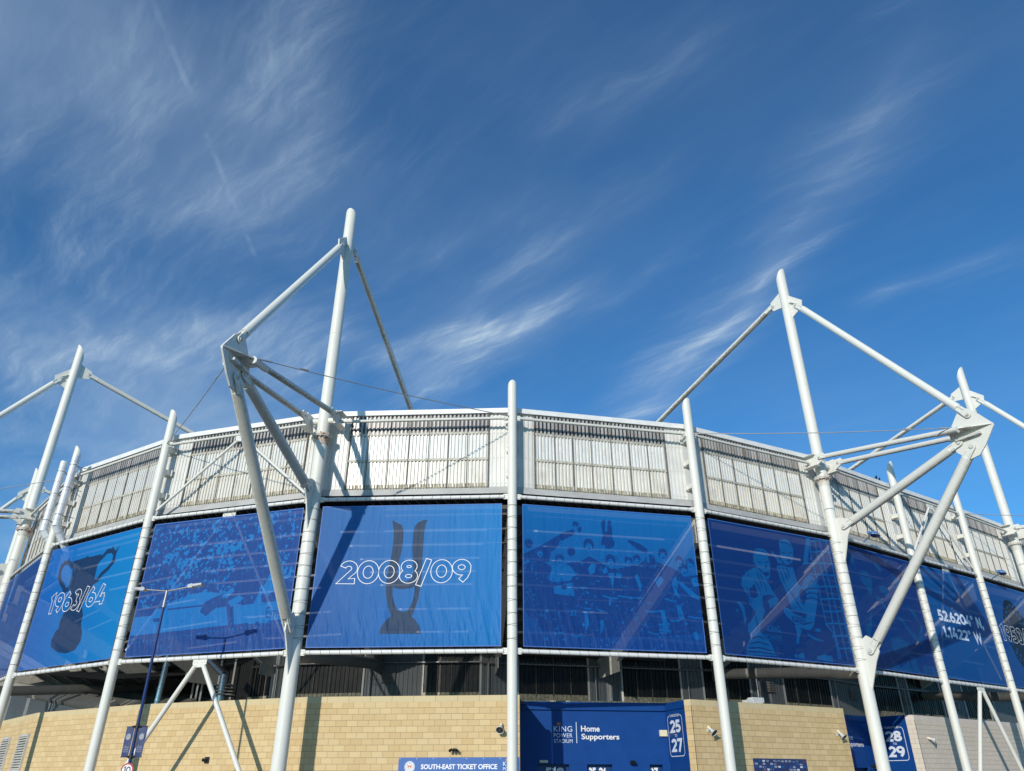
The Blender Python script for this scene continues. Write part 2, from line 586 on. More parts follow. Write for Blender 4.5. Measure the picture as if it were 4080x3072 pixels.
M['cable'] = flat('galvanised_cable', (.38, .38, .38), .45, .1, 3, .5)
M['galv'] = flat('galvanised_steel', (.36, .37, .38), .45, .15, 8, .6)
M['bluepole'] = flat('blue_pole_paint', (.008, .022, .13), .22, .1)
M['bluelamp'] = flat('blue_lamp_housing', (.10, .22, .47), .4, .08)
M['black'] = flat('black_plastic', (.012, .012, .013), .4, .1)
M['horn'] = flat('pale_grey_horn', (.55, .57, .58), .45, .06)
M['hornin'] = flat('horn_throat', (.03, .03, .03), .6, .1)
M['red'] = flat('red_ring', (.42, .012, .018), .4, .06)
M['signwhite'] = flat('sign_white', (.80, .80, .80), .4, .04)
M['cream'] = flat('cream_plastic', (.72, .66, .46), .5, .05)
M['flue'] = flat('bright_flue_jacket', (.70, .73, .77), .28, .05, 2)
M['chrome'] = flat('shiny_duct', (.5, .52, .55), .2, .1, 6, .9)
M['bird'] = flat('black_feathers', (.012, .013, .02), .5, .2, 20)
M['ground'] = flat('paving', (.17, .165, .155), .85, .15, .6)
M['lens'] = flat('lamp_lens', (.62, .64, .64), .25, .05)
M['flagblue'] = flat('flag_blue', (.020, .038, .13), .6, .08)

# ---------------------------------------------------------------- plan of the ground (metres, camera above the origin)
N = {'M0': (-30.88, 45.72), 'C0': (-24.52, 38.72), 'C1': (-17.28, 34.14), 'M1': (-8.80, 31.44), 'C2': (.01, 30.98),
     'C3': (8.62, 32.84), 'M2': (16.41, 36.85), 'C4': (22.34, 41.00), 'C5': (28.22, 44.96), 'M3': (33.84, 48.99)}
N = {k: V((x, y, 0)) for k, (x, y) in N.items()}
MZ = V((-47.31, 69.31, 0))
_d = (MZ - N['M0'])
N['Z1'] = N['M0'] + _d * .25
N['Z2'] = N['M0'] + _d * .5
N['Z3'] = N['M0'] + _d * .75
N['MZ'] = MZ
_r = V((math.cos(R(35)), math.sin(R(35)), 0))
N['Y1'] = N['M3'] + _r * 7.1
N['Y2'] = N['M3'] + _r * 14.2
ORDER = ['MZ', 'Z3', 'Z2', 'Z1', 'M0', 'C0', 'C1', 'M1', 'C2', 'C3', 'M2', 'C4', 'C5', 'M3', 'Y1', 'Y2']
UP = V((0, 0, 1))


def inward(d):
    q = V((-d.y, d.x, 0))
    return q if q.y > 0 else -q


MIT = {}
for i, k in enumerate(ORDER):
    ds = []
    if i > 0: ds.append((N[k] - N[ORDER[i - 1]]).normalized())
    if i < len(ORDER) - 1: ds.append((N[ORDER[i + 1]] - N[k]).normalized())
    ii = [inward(d) for d in ds]
    b = sum(ii, V((0, 0, 0))).normalized()
    MIT[k] = b / b.dot(ii[0])


def off(k, o, z=0.0):
    """point on the corner line of node k, o metres inward of the column line"""
    return N[k] + MIT[k] * o + UP * z


HB, HT, HE = 6.25, 12.70, 16.52       # rails: lower, upper, eaves
ZTIPM, ZTIPC = 29.32, 18.42

# ---------------------------------------------------------------- ground
g = MB()
g.quad((0, 0, 0), (1, 0, 0), (0, 1, 0), -400, 400, -300, 900)
tag(g.build('ground', M['ground']), kind='structure')


# ---------------------------------------------------------------- columns and masts
def quill(mb, p, r, z0, z1, out, n=28):
    """upright tube with the slanted, quill-like cut at its head; the peak is on the outer side"""
    out = V(out).normalized()
    t = V((-out.y, out.x, 0))
    a, b = [], []
    for i in range(n):
        q = 2 * math.pi * i / n
        e = out * math.cos(q) + t * math.sin(q)
        c = math.cos(q)
        a.append(V((p.x, p.y, z0)) + e * r)
        b.append(V((p.x, p.y, z1 - r * (1.05 * (1 - c) + .32 * (1 - c) ** 2))) + e * r)
    fs = [(i, (i + 1) % n, n + (i + 1) % n, n + i) for i in range(n)]
    uv = [[(i / n, z0), ((i + 1) / n, z0), ((i + 1) / n, z1), (i / n, z1)] for i in range(n)]
    mb.mesh(a + b, fs, uv, 0, True)
    mb.face(b)


def member(name, m, root, p0, p1, r, nrm, ends=(1, 1), n=20, ln=.95):
    """tube ending in forked clevises with round pins; p0, p1 are the pin centres"""
    p0, p1, nrm = V(p0), V(p1), V(nrm).normalized()
    d = (p1 - p0).normalized()
    side = nrm.cross(d).normalized()
    a = p0 + d * (ln * .62 if ends[0] else 0)
    b = p1 - d * (ln * .62 if ends[1] else 0)
    mb = MB()
    mb.tube(a, b, r, r, n)
    o = mb.build(name, M[m], root)
    for e, pp, s in ((ends[0], p0, 1), (ends[1], p1, -1)):
        if not e: continue
        dd = d * s
        w = r * .78
        poly = [(w * math.cos(t), w * math.sin(t)) for t in [R(90 + 180 * i / 10) for i in range(11)]]
        poly += [(ln * .98, -w), (ln * 1.18, -w * .35), (ln * .8, -w * .32), (ln * .8, w * .32), (ln * 1.18, w * .35), (ln * .98, w)]
        cm, pm = MB(), MB()
        for q in (-1, 1):
            cm.prism(poly, pp + nrm * q * r * .52, dd, side, nrm * .05)
        for q in (-1, 1):
            cm.box(pp + dd * ln * .62 + side * q * r * .5, dd, side, nrm, ln * .32, .018, r * .8)
        pm.tube(pp - nrm * (r * .52 + .075), pp + nrm * (r * .52 + .075), r * .42, r * .42, 18)
        ce = cm.build('clevis', M['white'], o)
        pm.build('pin', M['pin'], ce)
    return o


def mast(k, label, group='roof masts', hidden_front=False):
    p = N[k]
    inn = MIT[k].normalized()
    out = -inn
    t = V((-out.y, out.x, 0))
    P = lambda o, z, l=0.0: p + out * o + t * l + UP * z
    root = thing('roof_mast', label, 'mast', p, group)
    mb = MB()
    quill(mb, p, .285, 0, ZTIPM, out)
    tube = mb.build('mast_tube', M['white'], root)
    for zw in (8.9, 13.62, 21.3):
        wm = MB()
        wm.ring(p + UP * zw, UP, .284, .007, 28, 5)
        wm.build('weld_seam', M['white'], root)
    # bolted flange
    fm = MB()
    for z in (15.68, 15.755):
        fm.tube(P(0, z), P(0, z + .06), .45, .45, 32)
    for i in range(12):
        a = 2 * math.pi * i / 12
        q = p + V((math.cos(a), math.sin(a), 0)) * .37
        fm.tube(q + UP * 15.62, q + UP * 15.88, .035, .035, 6)
    fm.tube(P(0, 15.3), P(0, 15.68), .285, .315, 28, False)
    fm.build('flange_ring', M['pin'], root)
    # gussets carrying the ties near the head and the struts near the foot
    gm = MB()
    gm.prism([(.2, 27.35), (.30, 27.3), (1.08, 26.55), (.98, 26.08), (.62, 25.95), (.2, 25.75)], p, out, UP, t * .06)
    gm.prism([(-.2, 27.9), (-1.02, 27.55), (-1.12, 27.15), (-.9, 26.9), (-.2, 26.8)], p, out, UP, t * .06)
    gm.box(P(.55, 26.62), out * .8 - UP * .62, t, out * .62 + UP * .8, .3, .16, .012)
    gm.build('head_gusset', M['white'], root)
    gm = MB()
    gm.prism([(.2, 7.55), (.55, 7.75), (1.0, 7.45), (1.05, 6.95), (.8, 6.55), (.27, 5.35), (.2, 5.35)], p, out, UP, t * .06)
    gm.build('strut_gusset', M['white'], root)
    gm = MB()
    gm.prism([(.2, 13.55), (.6, 13.5), (1.0, 13.3), (1.02, 12.85), (.75, 12.5), (.27, 11.25), (.2, 11.25)], p, out, UP, t * .06)
    gm.build('strut_gusset', M['white'], root)
    # knee plate at the outer end
    nm = MB()
    nm.prism([(8.80, 15.52), (8.86, 15.44), (8.84, 15.34), (8.28, 14.62), (7.92, 14.28), (7.45, 14.22), (7.02, 14.72), (6.9, 15.1), (6.92, 15.55), (7.15, 16.0),
              (7.55, 16.5), (7.95, 16.55), (8.25, 16.28)], p, out, UP, t * .07)
    knee = nm.build('knee_plate', M['white'], root)
    nm = MB()
    ex = (out * 1.0 - UP * .09).normalized()
    o0 = P(7.2, 15.60)
    nm.prism([(1.62, -.06), (1.66, 0), (1.62, .06), (1.3, .2), (.25, .66), (-.3, .60), (-.35, .04), (-.35, -.04), (-.3, -.60), (.25, -.66), (1.3, -.2)], o0, ex, t, UP * .05)
    for q in (-1, 1):
        nm.box(P(7.75, 15.2, q * .1), out, UP, t, .55, .05, .14)
        nm.tube(P(7.6, 15.50, q * .555), P(6.6, 15.66, q * .53), .14, .14, 14)
    nm.build('knee_flange', M['strut'], root)
    # members
    member('front_tie', 'white', root, P(.68, 26.42), P(7.98, 16.2), .185, t)
    member('lower_strut', 'strut', root, P(.70, 7.05), P(7.74, 14.74), .225, t)
    member('upper_strut', 'strut', root, P(.70, 13.0), P(7.27, 15.10), .205, t, ln=.9)
    z2 = {'M1': 21.4}.get(k, 22.35)
    member('rear_tie', 'tie', root, P(-.9, 27.25), P(-17.0, z2), .165, t, (1, 0))
    for q in (-1, 1):
        member('stay_tube', 'tie', root, P(.62, 16.62, q * .74), P(6.75, 15.66, q * .52), .125, t, (1, 0), 16, .6)
    # bracket boxes at eaves level
    for q in (-1, 1):
        bm_ = MB()
        c = P(.06, 16.55, q * .70)
        bm_.box(c, t, out, UP, .045, .34, .34)
        bm_.box(c + t * q * .12 + UP * .31, t, out, UP, .16, .3, .015)
        bm_.box(c + t * q * .12 - UP * .33, t, out, UP, .16, .42, .015)
        bm_.prism([(.25, .28), (.75, .28), (.86, .12), (.8, -.05), (.25, -.3)], c, out, UP, t * .06)
        bm_.tube(P(0, 16.55, q * .2), P(0, 16.55, q * .68), .15, .15, 14)
        for a in (-.2, .2):
            for b_ in (-.22, .22):
                bm_.tube(c + out * a + UP * b_ - t * .07, c + out * a + UP * b_ + t * .07, .025, .025, 6)
        bm_.build('eaves_bracket', M['white'], root)
    # horizontal tube that ties the mast back to the stand
    am = MB()
    am.tube(P(-.2, 6.22), P(-9.3, 7.05), .27, .27, 20)
    am.tube(P(-.25, 6.22), P(-1.5, 6.33), .30, .30, 20)
    am.prism([(-9.0, 7.4), (-9.0, 6.75), (-11.3, 6.6), (-11.3, 7.9)], p, out, UP, t * .08)
    an = am.build('anchor_tube', M['grey'], root)
    return root


def column(k, label):
    p = N[k]
    out = -MIT[k].normalized()
    t = V((-out.y, out.x, 0))
    root = thing('support_column', label, 'column', p, 'white tubular columns along the stand')
    mb = MB()
    quill(mb, p, .205, 0, ZTIPC, out, 24)
    mb.build('column_tube', M['white'], root)
    for z in (13.95, 15.15, 16.35):
        b = MB()
        b.box(p - out * .32 + UP * z, out, t, UP, .2, .16, .11)
        b.box(p - out * .48 + UP * z, out, t, UP, .02, .26, .16)
        for q in (-1, 1):
            for w in (-1, 1):
                b.tube(p - out * .44 + t * q * .2 + UP * (z + .1 * w), p - out * .52 + t * q * .2 + UP * (z + .1 * w), .025, .025, 6)
        b.build('wall_bracket', M['white'], root)
    return root


mast('MZ', 'distant slanting-topped mast just behind the tall mast at the far left edge')
mast('M0', 'tall white mast at the left edge beside two steel flues')
mast('M1', 'tall white mast with knee frame left of the 2008/09 banner')
mast('M2', 'tall white mast with knee frame right of the banner of two embracing players')
mast('M3', 'white mast at the right edge beyond the 1953 banner')
column('C0', 'white column behind the steel flues, left of the 1963/64 banner')
column('C1', 'white column between the 1963/64 banner and the crowd banner')
column('C2', 'upright white column in the middle, right of the 2008/09 banner')
column('C3', 'white column between the trophy celebration banner and the two players banner')
column('C4', 'white column left of the map coordinates banner')
column('C5', 'white column right of the map coordinates banner')


# ---------------------------------------------------------------- rail frames of the bays
def gusset(mb, c, ex, th=.05, w=.34, h=.3, up=-1):
    mb.prism([(-w, .06 * up), (w, .06 * up), (w, h * .6 * up), (w * .45, h * up), (-w * .45, h * up), (-w, h * .6 * up)] if up > 0 else
             [(-w, -h * .6), (-w * .45, -h), (w * .45, -h), (w, -h * .6), (w, .06), (-w, .06)], c, ex, UP, inward(ex) * th)
    for sx in (-1, 1):
        for i in range(2):
            for j in range(2):
                q = c + ex * sx * (w * .38 + .12 * i) + UP * up * (h * .35 + .13 * j)
                mb.tube(q - inward(ex) * .05, q + inward(ex) * .05, .022, .022, 6)


def frame(a, b, label, braced=False, lower=True):
    A, B = N[a], N[b]
    d = (B - A).normalized()
    L = (B - A).length
    inn = inward(d)
    root = thing('rail_frame', label, 'truss', (A + B) / 2, 'tubular rail frames between the columns')
    P = lambda u, z, o=0.0: A + d * u + UP * z + inn * o
    ra = .31 if a[0] == 'M' else .23
    rb = .31 if b[0] == 'M' else .23
    for nm, z, r in (('eaves_rail', HE, .07), ('upper_rail', HT, .085), ('lower_rail', HB, .088)):
        if not lower and nm == 'lower_rail': continue
        ea, eb = ra + .12, rb + .12
        if nm == 'eaves_rail':
            ea = .78 if a[0] == 'M' else ea
            eb = .78 if b[0] == 'M' else eb
        mb = MB()
        mb.tube(P(ea, z), P(L - eb, z), r, r, 16)
        o = mb.build(nm, M['tie'] if nm == 'eaves_rail' else M['rail'], root)
        for u, s, rr in ((ea, 1, ra), (L - eb, -1, rb)):
            c = MB()
            c.box(P(u - s * .09, z), d, UP, inn, .11, .12, .03)
            c.tube(P(u + s * .0, z), P(u + s * .06, z), r + .018, r + .018, 16)
            for i in (-.05, .05):
                for j in (-.055, .055):
                    q = P(u - s * .1 + i, z + j)
                    c.tube(q - inn * .06, q + inn * .06, .02, .02, 6)
            c.build('end_cleat', M['white'], o)
    if braced:
        um = MB()
        gusset(um, P(L / 2, HE - .07), d, up=-1)
        um.build('brace_gusset', M['white'], root)
        for s, u0 in ((-1, .33), (1, L - .5)):
            mb = MB()
            mb.tube(P(L / 2 + s * .22, HE - .3), P(u0, 13.08), .068, .068, 14)
            mb.build('upper_brace', M['white'], root)
        um = MB()
        gusset(um, P(L / 2, HB - .08), d, up=-1)
        um.build('brace_gusset', M['white'], root)
        for s, u0 in ((-1, -.15 if a == 'C1' else .0), (1, L - .1)):
            mb = MB()
            top = P(L / 2 + s * .2, HB - .32)
            foot = P(1.72 if s < 0 else L - 1.78, 2.1) if a == 'C1' else P(1.24 if s < 0 else L - 1.54, 2.15)
            foot = foot + (foot - top) * (2.0 / (top.z - foot.z))
            mb.tube(top, foot, .1, .1, 16)
            mb.build('lower_brace', M['white'], root)
        um = MB()
        gusset(um, P(L / 2, HT - .08, .12), d, up=-1)
        um.build('brace_gusset', M['white'], root)
        for s, u0 in ((-1, .3), (1, L - .6)):
            mb = MB()
            mb.tube(P(L / 2 + s * .2, HT - .25, .16), P(u0, 6.75, .16), .055, .055, 12)
            mb.build('banner_brace', M['white'], root)
    return root


frame('MZ', 'Z3', 'rail frame next to the distant mast at the far left', lower=False)
frame('Z1', 'M0', 'rail frame on the left side of the tall left edge mast', lower=False)
frame('M0', 'C0', 'rail frame around the dark banner cut by the left edge')
frame('C0', 'C1', 'rail frame around the 1963/64 banner')
frame('C1', 'M1', 'braced rail frame around the crowd banner behind the street lamp', True)
frame('M1', 'C2', 'rail frame around the 2008/09 banner')
frame('C2', 'C3', 'rail frame around the trophy celebration banner')
frame('C3', 'M2', 'rail frame around the banner of two embracing players')
frame('M2', 'C4', 'rail frame around the banner crossed by the thick right strut')
frame('C4', 'C5', 'braced rail frame around the map coordinates banner', True)
frame('C5', 'M3', 'rail frame around the 1953 banner')
frame('M3', 'Y1', 'rail frame right of the right edge mast', lower=False)

# ---------------------------------------------------------------- the stand itself
stand = thing('football_stand', 'curved white football stand with profiled sheet facade and dark windows', 'stadium', off('C2', 6))


def facade(a, b):
    o = .6
    A, B = off(a, o), off(b, o)
    d = (B - A).normalized()
    L = (B - A).length
    inn = inward(d)
    out = -inn
    P = lambda u, z, q=0.0: A + d * u + UP * z - inn * q
    w0, w1 = 1.1, L - 1.05
    for x0, x1 in ((.06, w0), (w1, L - .02)):
        mb = MB()
        mb.corr(A, d, out, x0, x1, 13.36, 17.02, .19, .035)
        for z in (13.55, 14.8, 16.05, 16.8):
            x = x0 + .05
            while x < x1:
                mb.tube(P(x, z, .03), P(x, z, .055), .017, .017, 6)
                x += .19
        mb.build('cladding_panel', M['clad'], stand)
    mb = MB()
    mb.box(P(.0, 15.2, .005), d, inn, UP, .16, .03, 1.83)
    mb.build('corner_trim', M['clad'], stand)
    sc = MB()
    sc.corr(A - inn * .01, d, out, w0, w1, 13.40, 14.74, .165, .055)
    lower = sc.build('window_screen', M['screen'], stand)
    sc = MB()
    sc.corr(A - inn * .02, d, out, w0, w1, 14.72, 16.06, .165, .055)
    sc.build('window_screen', M['screen2'], stand)
    st = MB()
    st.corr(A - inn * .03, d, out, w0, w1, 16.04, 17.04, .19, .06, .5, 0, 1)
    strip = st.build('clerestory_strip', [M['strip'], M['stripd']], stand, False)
    bars = MB()
    nb = max(5, round((w1 - w0) / .94))
    for i in range(nb + 1):
        u = w0 + (w1 - w0) * i / nb + (random.uniform(-.05, .05) if 0 < i < nb else 0)
        wd = .022 if 0 < i < nb else .035
        bars.box(P(u, 15.2, .075), d, inn, UP, wd * .75, .025, 1.84)
    bars.build('glazing_bars', M['bar'], stand)
    bl = MB()
    for z, hh in ((14.74, .055), (16.05, .055)):
        bl.box(P((w0 + w1) / 2, z, .075), d, inn, UP, (w1 - w0) / 2, .012, hh)
        n = int((w1 - w0) / .25)
        for i in range(n):
            u = w0 + .12 + i * .25
            bl.tube(P(u, z, .085), P(u, z, .10), .022, .022, 6)
    bl.build('bolt_strip', M['bolt'], stand)
    ft = MB()
    ft.corr(A - inn * .045, d, out, w0, w1, 13.36, 13.56, .125, .045)
    ft.build('screen_foot', M['dirtstrip'], stand)
    fm = MB()
    fm.box(P(L / 2, 17.14, .02), d, inn, UP, L / 2 + .02, .16, .12)
    fm.build('fascia', M['fascia'], stand)
    sm = MB()
    A2, B2 = off(a, o - .1), off(b, o - .1)
    sm.face([A2 + UP * 13.05, B2 + UP * 13.05, B2 + UP * 13.385 + inn * .06, A2 + UP * 13.385 + inn * .06])
    A3, B3 = off(a, 2.2), off(b, 2.2)
    sm.build('sill_flashing', M['sill'], stand)
    so_ = MB()
    so_.face([A2 + UP * 13.05 + inn * .02, B2 + UP * 13.05 + inn * .02, B3 + UP * 12.98, A3 + UP * 12.98])
    so_.build('soffit', M['soffit'], stand)
    rf = MB()
    A4, B4 = off(a, 14), off(b, 14)
    rf.face([A2 + UP * 17.0, B2 + UP * 17.0, B4 + UP * 17.1, A4 + UP * 17.1])
    rf.build('roof', M['fascia'], stand)


def terrace(a, b):
    mb = MB()
    k = 0
    o = .9
    while o < 10.6:
        z = 12.72 - .475 * (o - .6)
        pts = []
        for n_ in (a, b):
            pts.append([off(n_, o, z - .40), off(n_, o, z + .05), off(n_, o + .12, z + .05), off(n_, o + .12, z - .24), off(n_, o + .86, z - .27), off(n_, o + .86, z - .40)])
        n = len(pts[0])
        for i in range(n):
            j = (i + 1) % n
            mb.face([pts[0][i], pts[0][j], pts[1][j], pts[1][i]])
        o += .86
        k += 1
    mb.build('terrace_steps', M['concrete'], stand)
    # light steel channels slung under the steps
    ch = MB()
    for i, o in enumerate((1.5, 2.35, 3.2, 4.05, 4.9, 6.6, 8.3)):
        z = 12.1 - .475 * (o - .6)
        pa, pb = off(a, o, z), off(b, o, z)
        dd = (pb - pa)
        ch.beam(pa + dd * .09, pb - dd * (.12 + .02 * i), .10, .09)
    ch.build('purlin', M['rail'], stand)


def raker(p, inn, far=False, web=.05):
    """sloping beam that carries the terrace; 'far' ones run on down into the open corner"""
    inn = inn.normalized()
    t = V((-inn.y, inn.x, 0))
    mb = MB()
    if far:
        mb.prism([(.45, 12.45), (.45, 11.75), (17.0, 4.1), (17.0, 4.95)], p, inn, UP, t * web)
        fl = (((.45, 12.45), (17.0, 4.95)), ((.45, 11.75), (17.0, 4.1)))
    else:
        mb.prism([(.45, 12.45), (.45, 11.3), (8.9, 7.3), (8.9, 6.75), (11.3, 6.65), (11.3, 7.5)], p, inn, UP, t * web)
        fl = (((.45, 12.45), (11.3, 7.5)), ((.45, 11.3), (8.9, 7.3)))
    for (x0, z0), (x1, z1) in fl:
        mb.beam(p + inn * x0 + UP * z0, p + inn * x1 + UP * z1, .3, .04)
    mb.build('raker_beam', M['raker'], stand)


def between(a, b, u):
    return N[a].lerp(N[b], u), (MIT[a] * (1 - u) + MIT[b] * u)


for a, b in zip(ORDER, ORDER[1:]):
    if ORDER.index(a) >= 3:
        facade(a, b)
    if 0 <= ORDER.index(a) <= 13:
        terrace(a, b)
for a, b in zip(ORDER[1:13], ORDER[2:14]):
    for u in ((0, .5) if a[0] == 'Z' else (0,)):
        raker(*between(a, b, u))
raker(N['M3'], MIT['M3'])
# ribbed gable wall that closes the open corner at the far left, its head sloping with the terrace
g0, g1 = V((-22.2, 43.0, 0)), V((-45.4, 68.8, 0))
gd = (g1 - g0).normalized()
gl_ = (g1 - g0).length
go = -inward(gd)
mb = MB()
x = 0.0
hz = lambda x: 4.95 + x * .109
while x < gl_:
    for a0, a1, q0, q1 in ((0, .16, 0, 0), (.16, .2, 0, .06), (.2, .36, .06, .06), (.36, .4, .06, 0)):
        p0, p1 = g0 + gd * (x + a0) + go * q0, g0 + gd * (x + a1) + go * q1
        mb.face([p0 + UP * 4.3, p1 + UP * 4.3, p1 + UP * hz(x + a1), p0 + UP * hz(x + a0)])
    x += .4
mb.build('gable_wall', M['greyclad'], stand)
mb = MB()
q = MIT['MZ']
mb.face([N['MZ'] - q * .3 + UP * 4, N['MZ'] + q * 16 + UP * 4, N['MZ'] + q * 16 + UP * 13, N['MZ'] - q * .3 + UP * 13])
mb.build('end_wall', M['plank'], stand)
gn = -go
for k in range(7):
    q0 = .15 + k * 1.45
    w = (.95, .7, 1.0, .8, .9, 1.0, .8)[k]
    zz = .12 * k
    a0, a1 = g0 + gn * q0 + UP * (hz(0) + zz), g1 + gn * q0 + UP * (hz(gl_) + zz)
    mb = MB()
    dd = a1 - a0
    mb.box((a0 + a1) / 2 + gn * w / 2 + UP * .3, dd, gn + UP * .55, dd.cross(gn + UP * .55), dd.length / 2, w / 2, .12)
    mb.build('soffit_plank', M['plank'], stand)
    if k in (0, 1, 3, 4):
        mb = MB()
        mb.tube(a0 + gn * (w + .2) + UP * .15, a1 + gn * (w + .2) + UP * .15, .07, .07, 10)
        mb.build('pipe_and_reflection_tube', M['rail'] if k % 3 else M['grey'], stand)
mb = MB()
mb.face([g0 + UP * (hz(0) + 1.6), g1 + UP * (hz(gl_) + 1.6), g1 + gn * 12 + UP * (hz(gl_) + 3.2), g0 + gn * 12 + UP * (hz(0) + 3.2)])
mb.build('dark_ceiling', M['soffit'], stand)
for x, y in ((-18.9, 47.2), (-18.55, 47.0), (-18.2, 46.75), (-17.0, 46.0), (-15.9, 45.2)):
    mb = MB()
    mb.box(V((x, y, 6.3)), (1, 0, 0), (0, 1, 0), UP, .05, .05, 1.7)
    mb.build('light_post', M['clad'], stand)

# inner wall under the terrace: grey profiled sheet with dark profiled glazing
IN = [tuple(off('MZ', 11.4))[:2], tuple(off('M0', 11.4))[:2], (-14.59, 44.23), (-13.1, 43.3), (-11.48, 42.52), (-7.88, 41.88), (-4.68, 41.78), (-1.7, 41.62), (.33, 42.4), (4.13, 43.3), (6.08, 43.9), (9.47, 44.75),
      (10.81, 44.9), (13.7, 45.9), (16.1, 47.2), (19.6, 49.2), (23.45, 52.6), (26.3, 54.4), (27.3, 55.1), (30.6, 57.2), (33.2, 59.0), (35.85, 60.6), (47, 67.5)]
for i in range(len(IN) - 1):
    ty = 'd' if i == 1 else ('w' if i % 2 == 0 and i > 0 else 'p')
    A, B = V(IN[i] + (0,)), V(IN[i + 1] + (0,))
    d = (B - A).normalized()
    L = (B - A).length
    out = -inward(d)
    mb = MB()
    if ty == 'p':
        mb.corr(A, d, out, 0, L, 4.6, 13.0, .24, .04)
        mb.build('inner_cladding', M['greyclad'], stand)
        for u in (.03, L - .03):
            tr_ = MB()
            tr_.box(A + d * u + UP * 7 + out * .05, d, out, UP, .05, .03, 2.4)
            tr_.build('corner_trim', M['clad'], stand)
        if i in (5, 13, 15, 17, 19):
            v = MB()
            c = A + d * L * (.42 if i == 5 else .55) + UP * 6.55 + out * .09
            v.box(c, d, out, UP, .38, .03, .30)
            for q in range(6):
                v.box(c + UP * (-.24 + .095 * q) + out * .04, d, out * .7 - UP * .7, out * .7 + UP * .7, .33, .05, .008)
            v.build('louvre', M['grey'], stand)
    elif ty == 'w':
        mb.corr(A, d, out, 0, L, 5.75, 13.0, .24, .045)
        w_ = mb.build('lower_window', M['gl'], stand)
        tr_ = MB()
        for q in (1, 2, 3):
            tr_.box(A + d * L * q / 4 + UP * 7.5 + out * .05, d, out, UP, .02, .02, 1.8)
        tr_.box(A + d * L / 2 + UP * 7.35 + out * .03, d, out, UP, L / 2, .012, .05)
        tr_.build('glazing_bars', M['bar'], w_)
        ft = MB()
        ft.corr(A + out * .03, d, out, 0, L, 4.6, 5.78, .24, .045)
        ft.build('window_sill', M['dirtstrip'], w_)
    else:
        mb.corr(A, d, out, 0, L, 4.6, 13.0, .3, .05)
        mb.build('inner_cladding', M['soffit'], stand)


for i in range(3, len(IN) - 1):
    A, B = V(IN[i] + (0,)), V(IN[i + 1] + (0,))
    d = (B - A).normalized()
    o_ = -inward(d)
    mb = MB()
    mb.tube(A + o_ * .22 + UP * 7.25, B + o_ * .22 + UP * 7.25, .05, .05, 8)  # added tube stands in for thin light lines reflected in the dark windows
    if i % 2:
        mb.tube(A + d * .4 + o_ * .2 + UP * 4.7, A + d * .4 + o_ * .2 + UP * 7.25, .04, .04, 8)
    mb.build('pipe_and_reflection_tube', M['galv'], stand)

# ---------------------------------------------------------------- block walls
def lerp(A, B, u):
    return A + (B - A) * u


def wall(label, pts, m, mc, ztop=4.75, u0=0.0, thick=.3):
    pts = [V((x, y, 0)) for x, y in pts]
    root = thing('block_wall', label, 'wall', pts[0], None)
    mb, cp = MB(), MB()
    u = u0
    for A, B in zip(pts, pts[1:]):
        d = (B - A).normalized()
        inn = inward(d) if abs(d.y / max(1e-6, abs(d.x))) < 3 else V((-d.y, d.x, 0))
        L = (B - A).length
        for mm, z0, z1, pr in ((mb, 0, ztop - .235, 0), (cp, ztop - .235, ztop, .004)):
            q = [A - inn * pr, B - inn * pr, B + inn * thick, A + inn * thick]
            zz0, zz1 = z0 - ztop, z1 - ztop
            mm.face([q[0] + UP * z0, q[1] + UP * z0, q[1] + UP * z1, q[0] + UP * z1], [(u, zz0), (u + L, zz0), (u + L, zz1), (u, zz1)])
            mm.face([q[2] + UP * z0, q[3] + UP * z0, q[3] + UP * z1, q[2] + UP * z1], [(u, zz0), (u + L, zz0), (u + L, zz1), (u, zz1)])
            if mm is cp:
                mm.face([q[0] + UP * z1, q[1] + UP * z1, q[2] + UP * z1, q[3] + UP * z1], [(u, 0), (u + L, 0), (u + L, .3), (u, .3)])
            for (e0, e1) in ((q[0], q[3]), (q[1], q[2])):
                mm.face([e0 + UP * z0, e1 + UP * z0, e1 + UP * z1, e0 + UP * z1], [(0, zz0), (thick, zz0), (thick, zz1), (0, zz1)])
        u += L
    mb.build('blockwork', M[m], root, False)
    cp.build('coping', M[mc], root, False)
    jm = MB()
    for A in pts[1:-1]:
        jm.tube(A + UP * 0, A + UP * (ztop - .24), .012, .012, 6)
    if len(pts) > 2:
        jm.build('movement_joint', M['soffit'], root)
    return root


W_ = [(-36.0, 54.0), (-24.05, 40.95), (-16.77, 36.30), (-8.47, 33.0), (.30, 32.16)]
wall('tan block wall with white louvres at the far left', W_[:2], 'tan', 'tancap')
wall('tan block wall behind the street lamp and braces, left of the ticket office', W_[1:4], 'tan', 'tancap')
wall('tan block wall above the ticket office sign', W_[3:], 'tan', 'tancap')
wall('tan block wall with the mural of name tiles, between the two turnstile entrances', [(7.32, 34.22), (7.55, 33.95), (15.74, 38.37)], 'tan', 'tancap')
wall('pale pinkish block wall at the right, beyond turnstiles 28 to 29', [(20.56, 42.41), (20.94, 42.25), (30.2, 48.45)], 'pale', 'palecap')
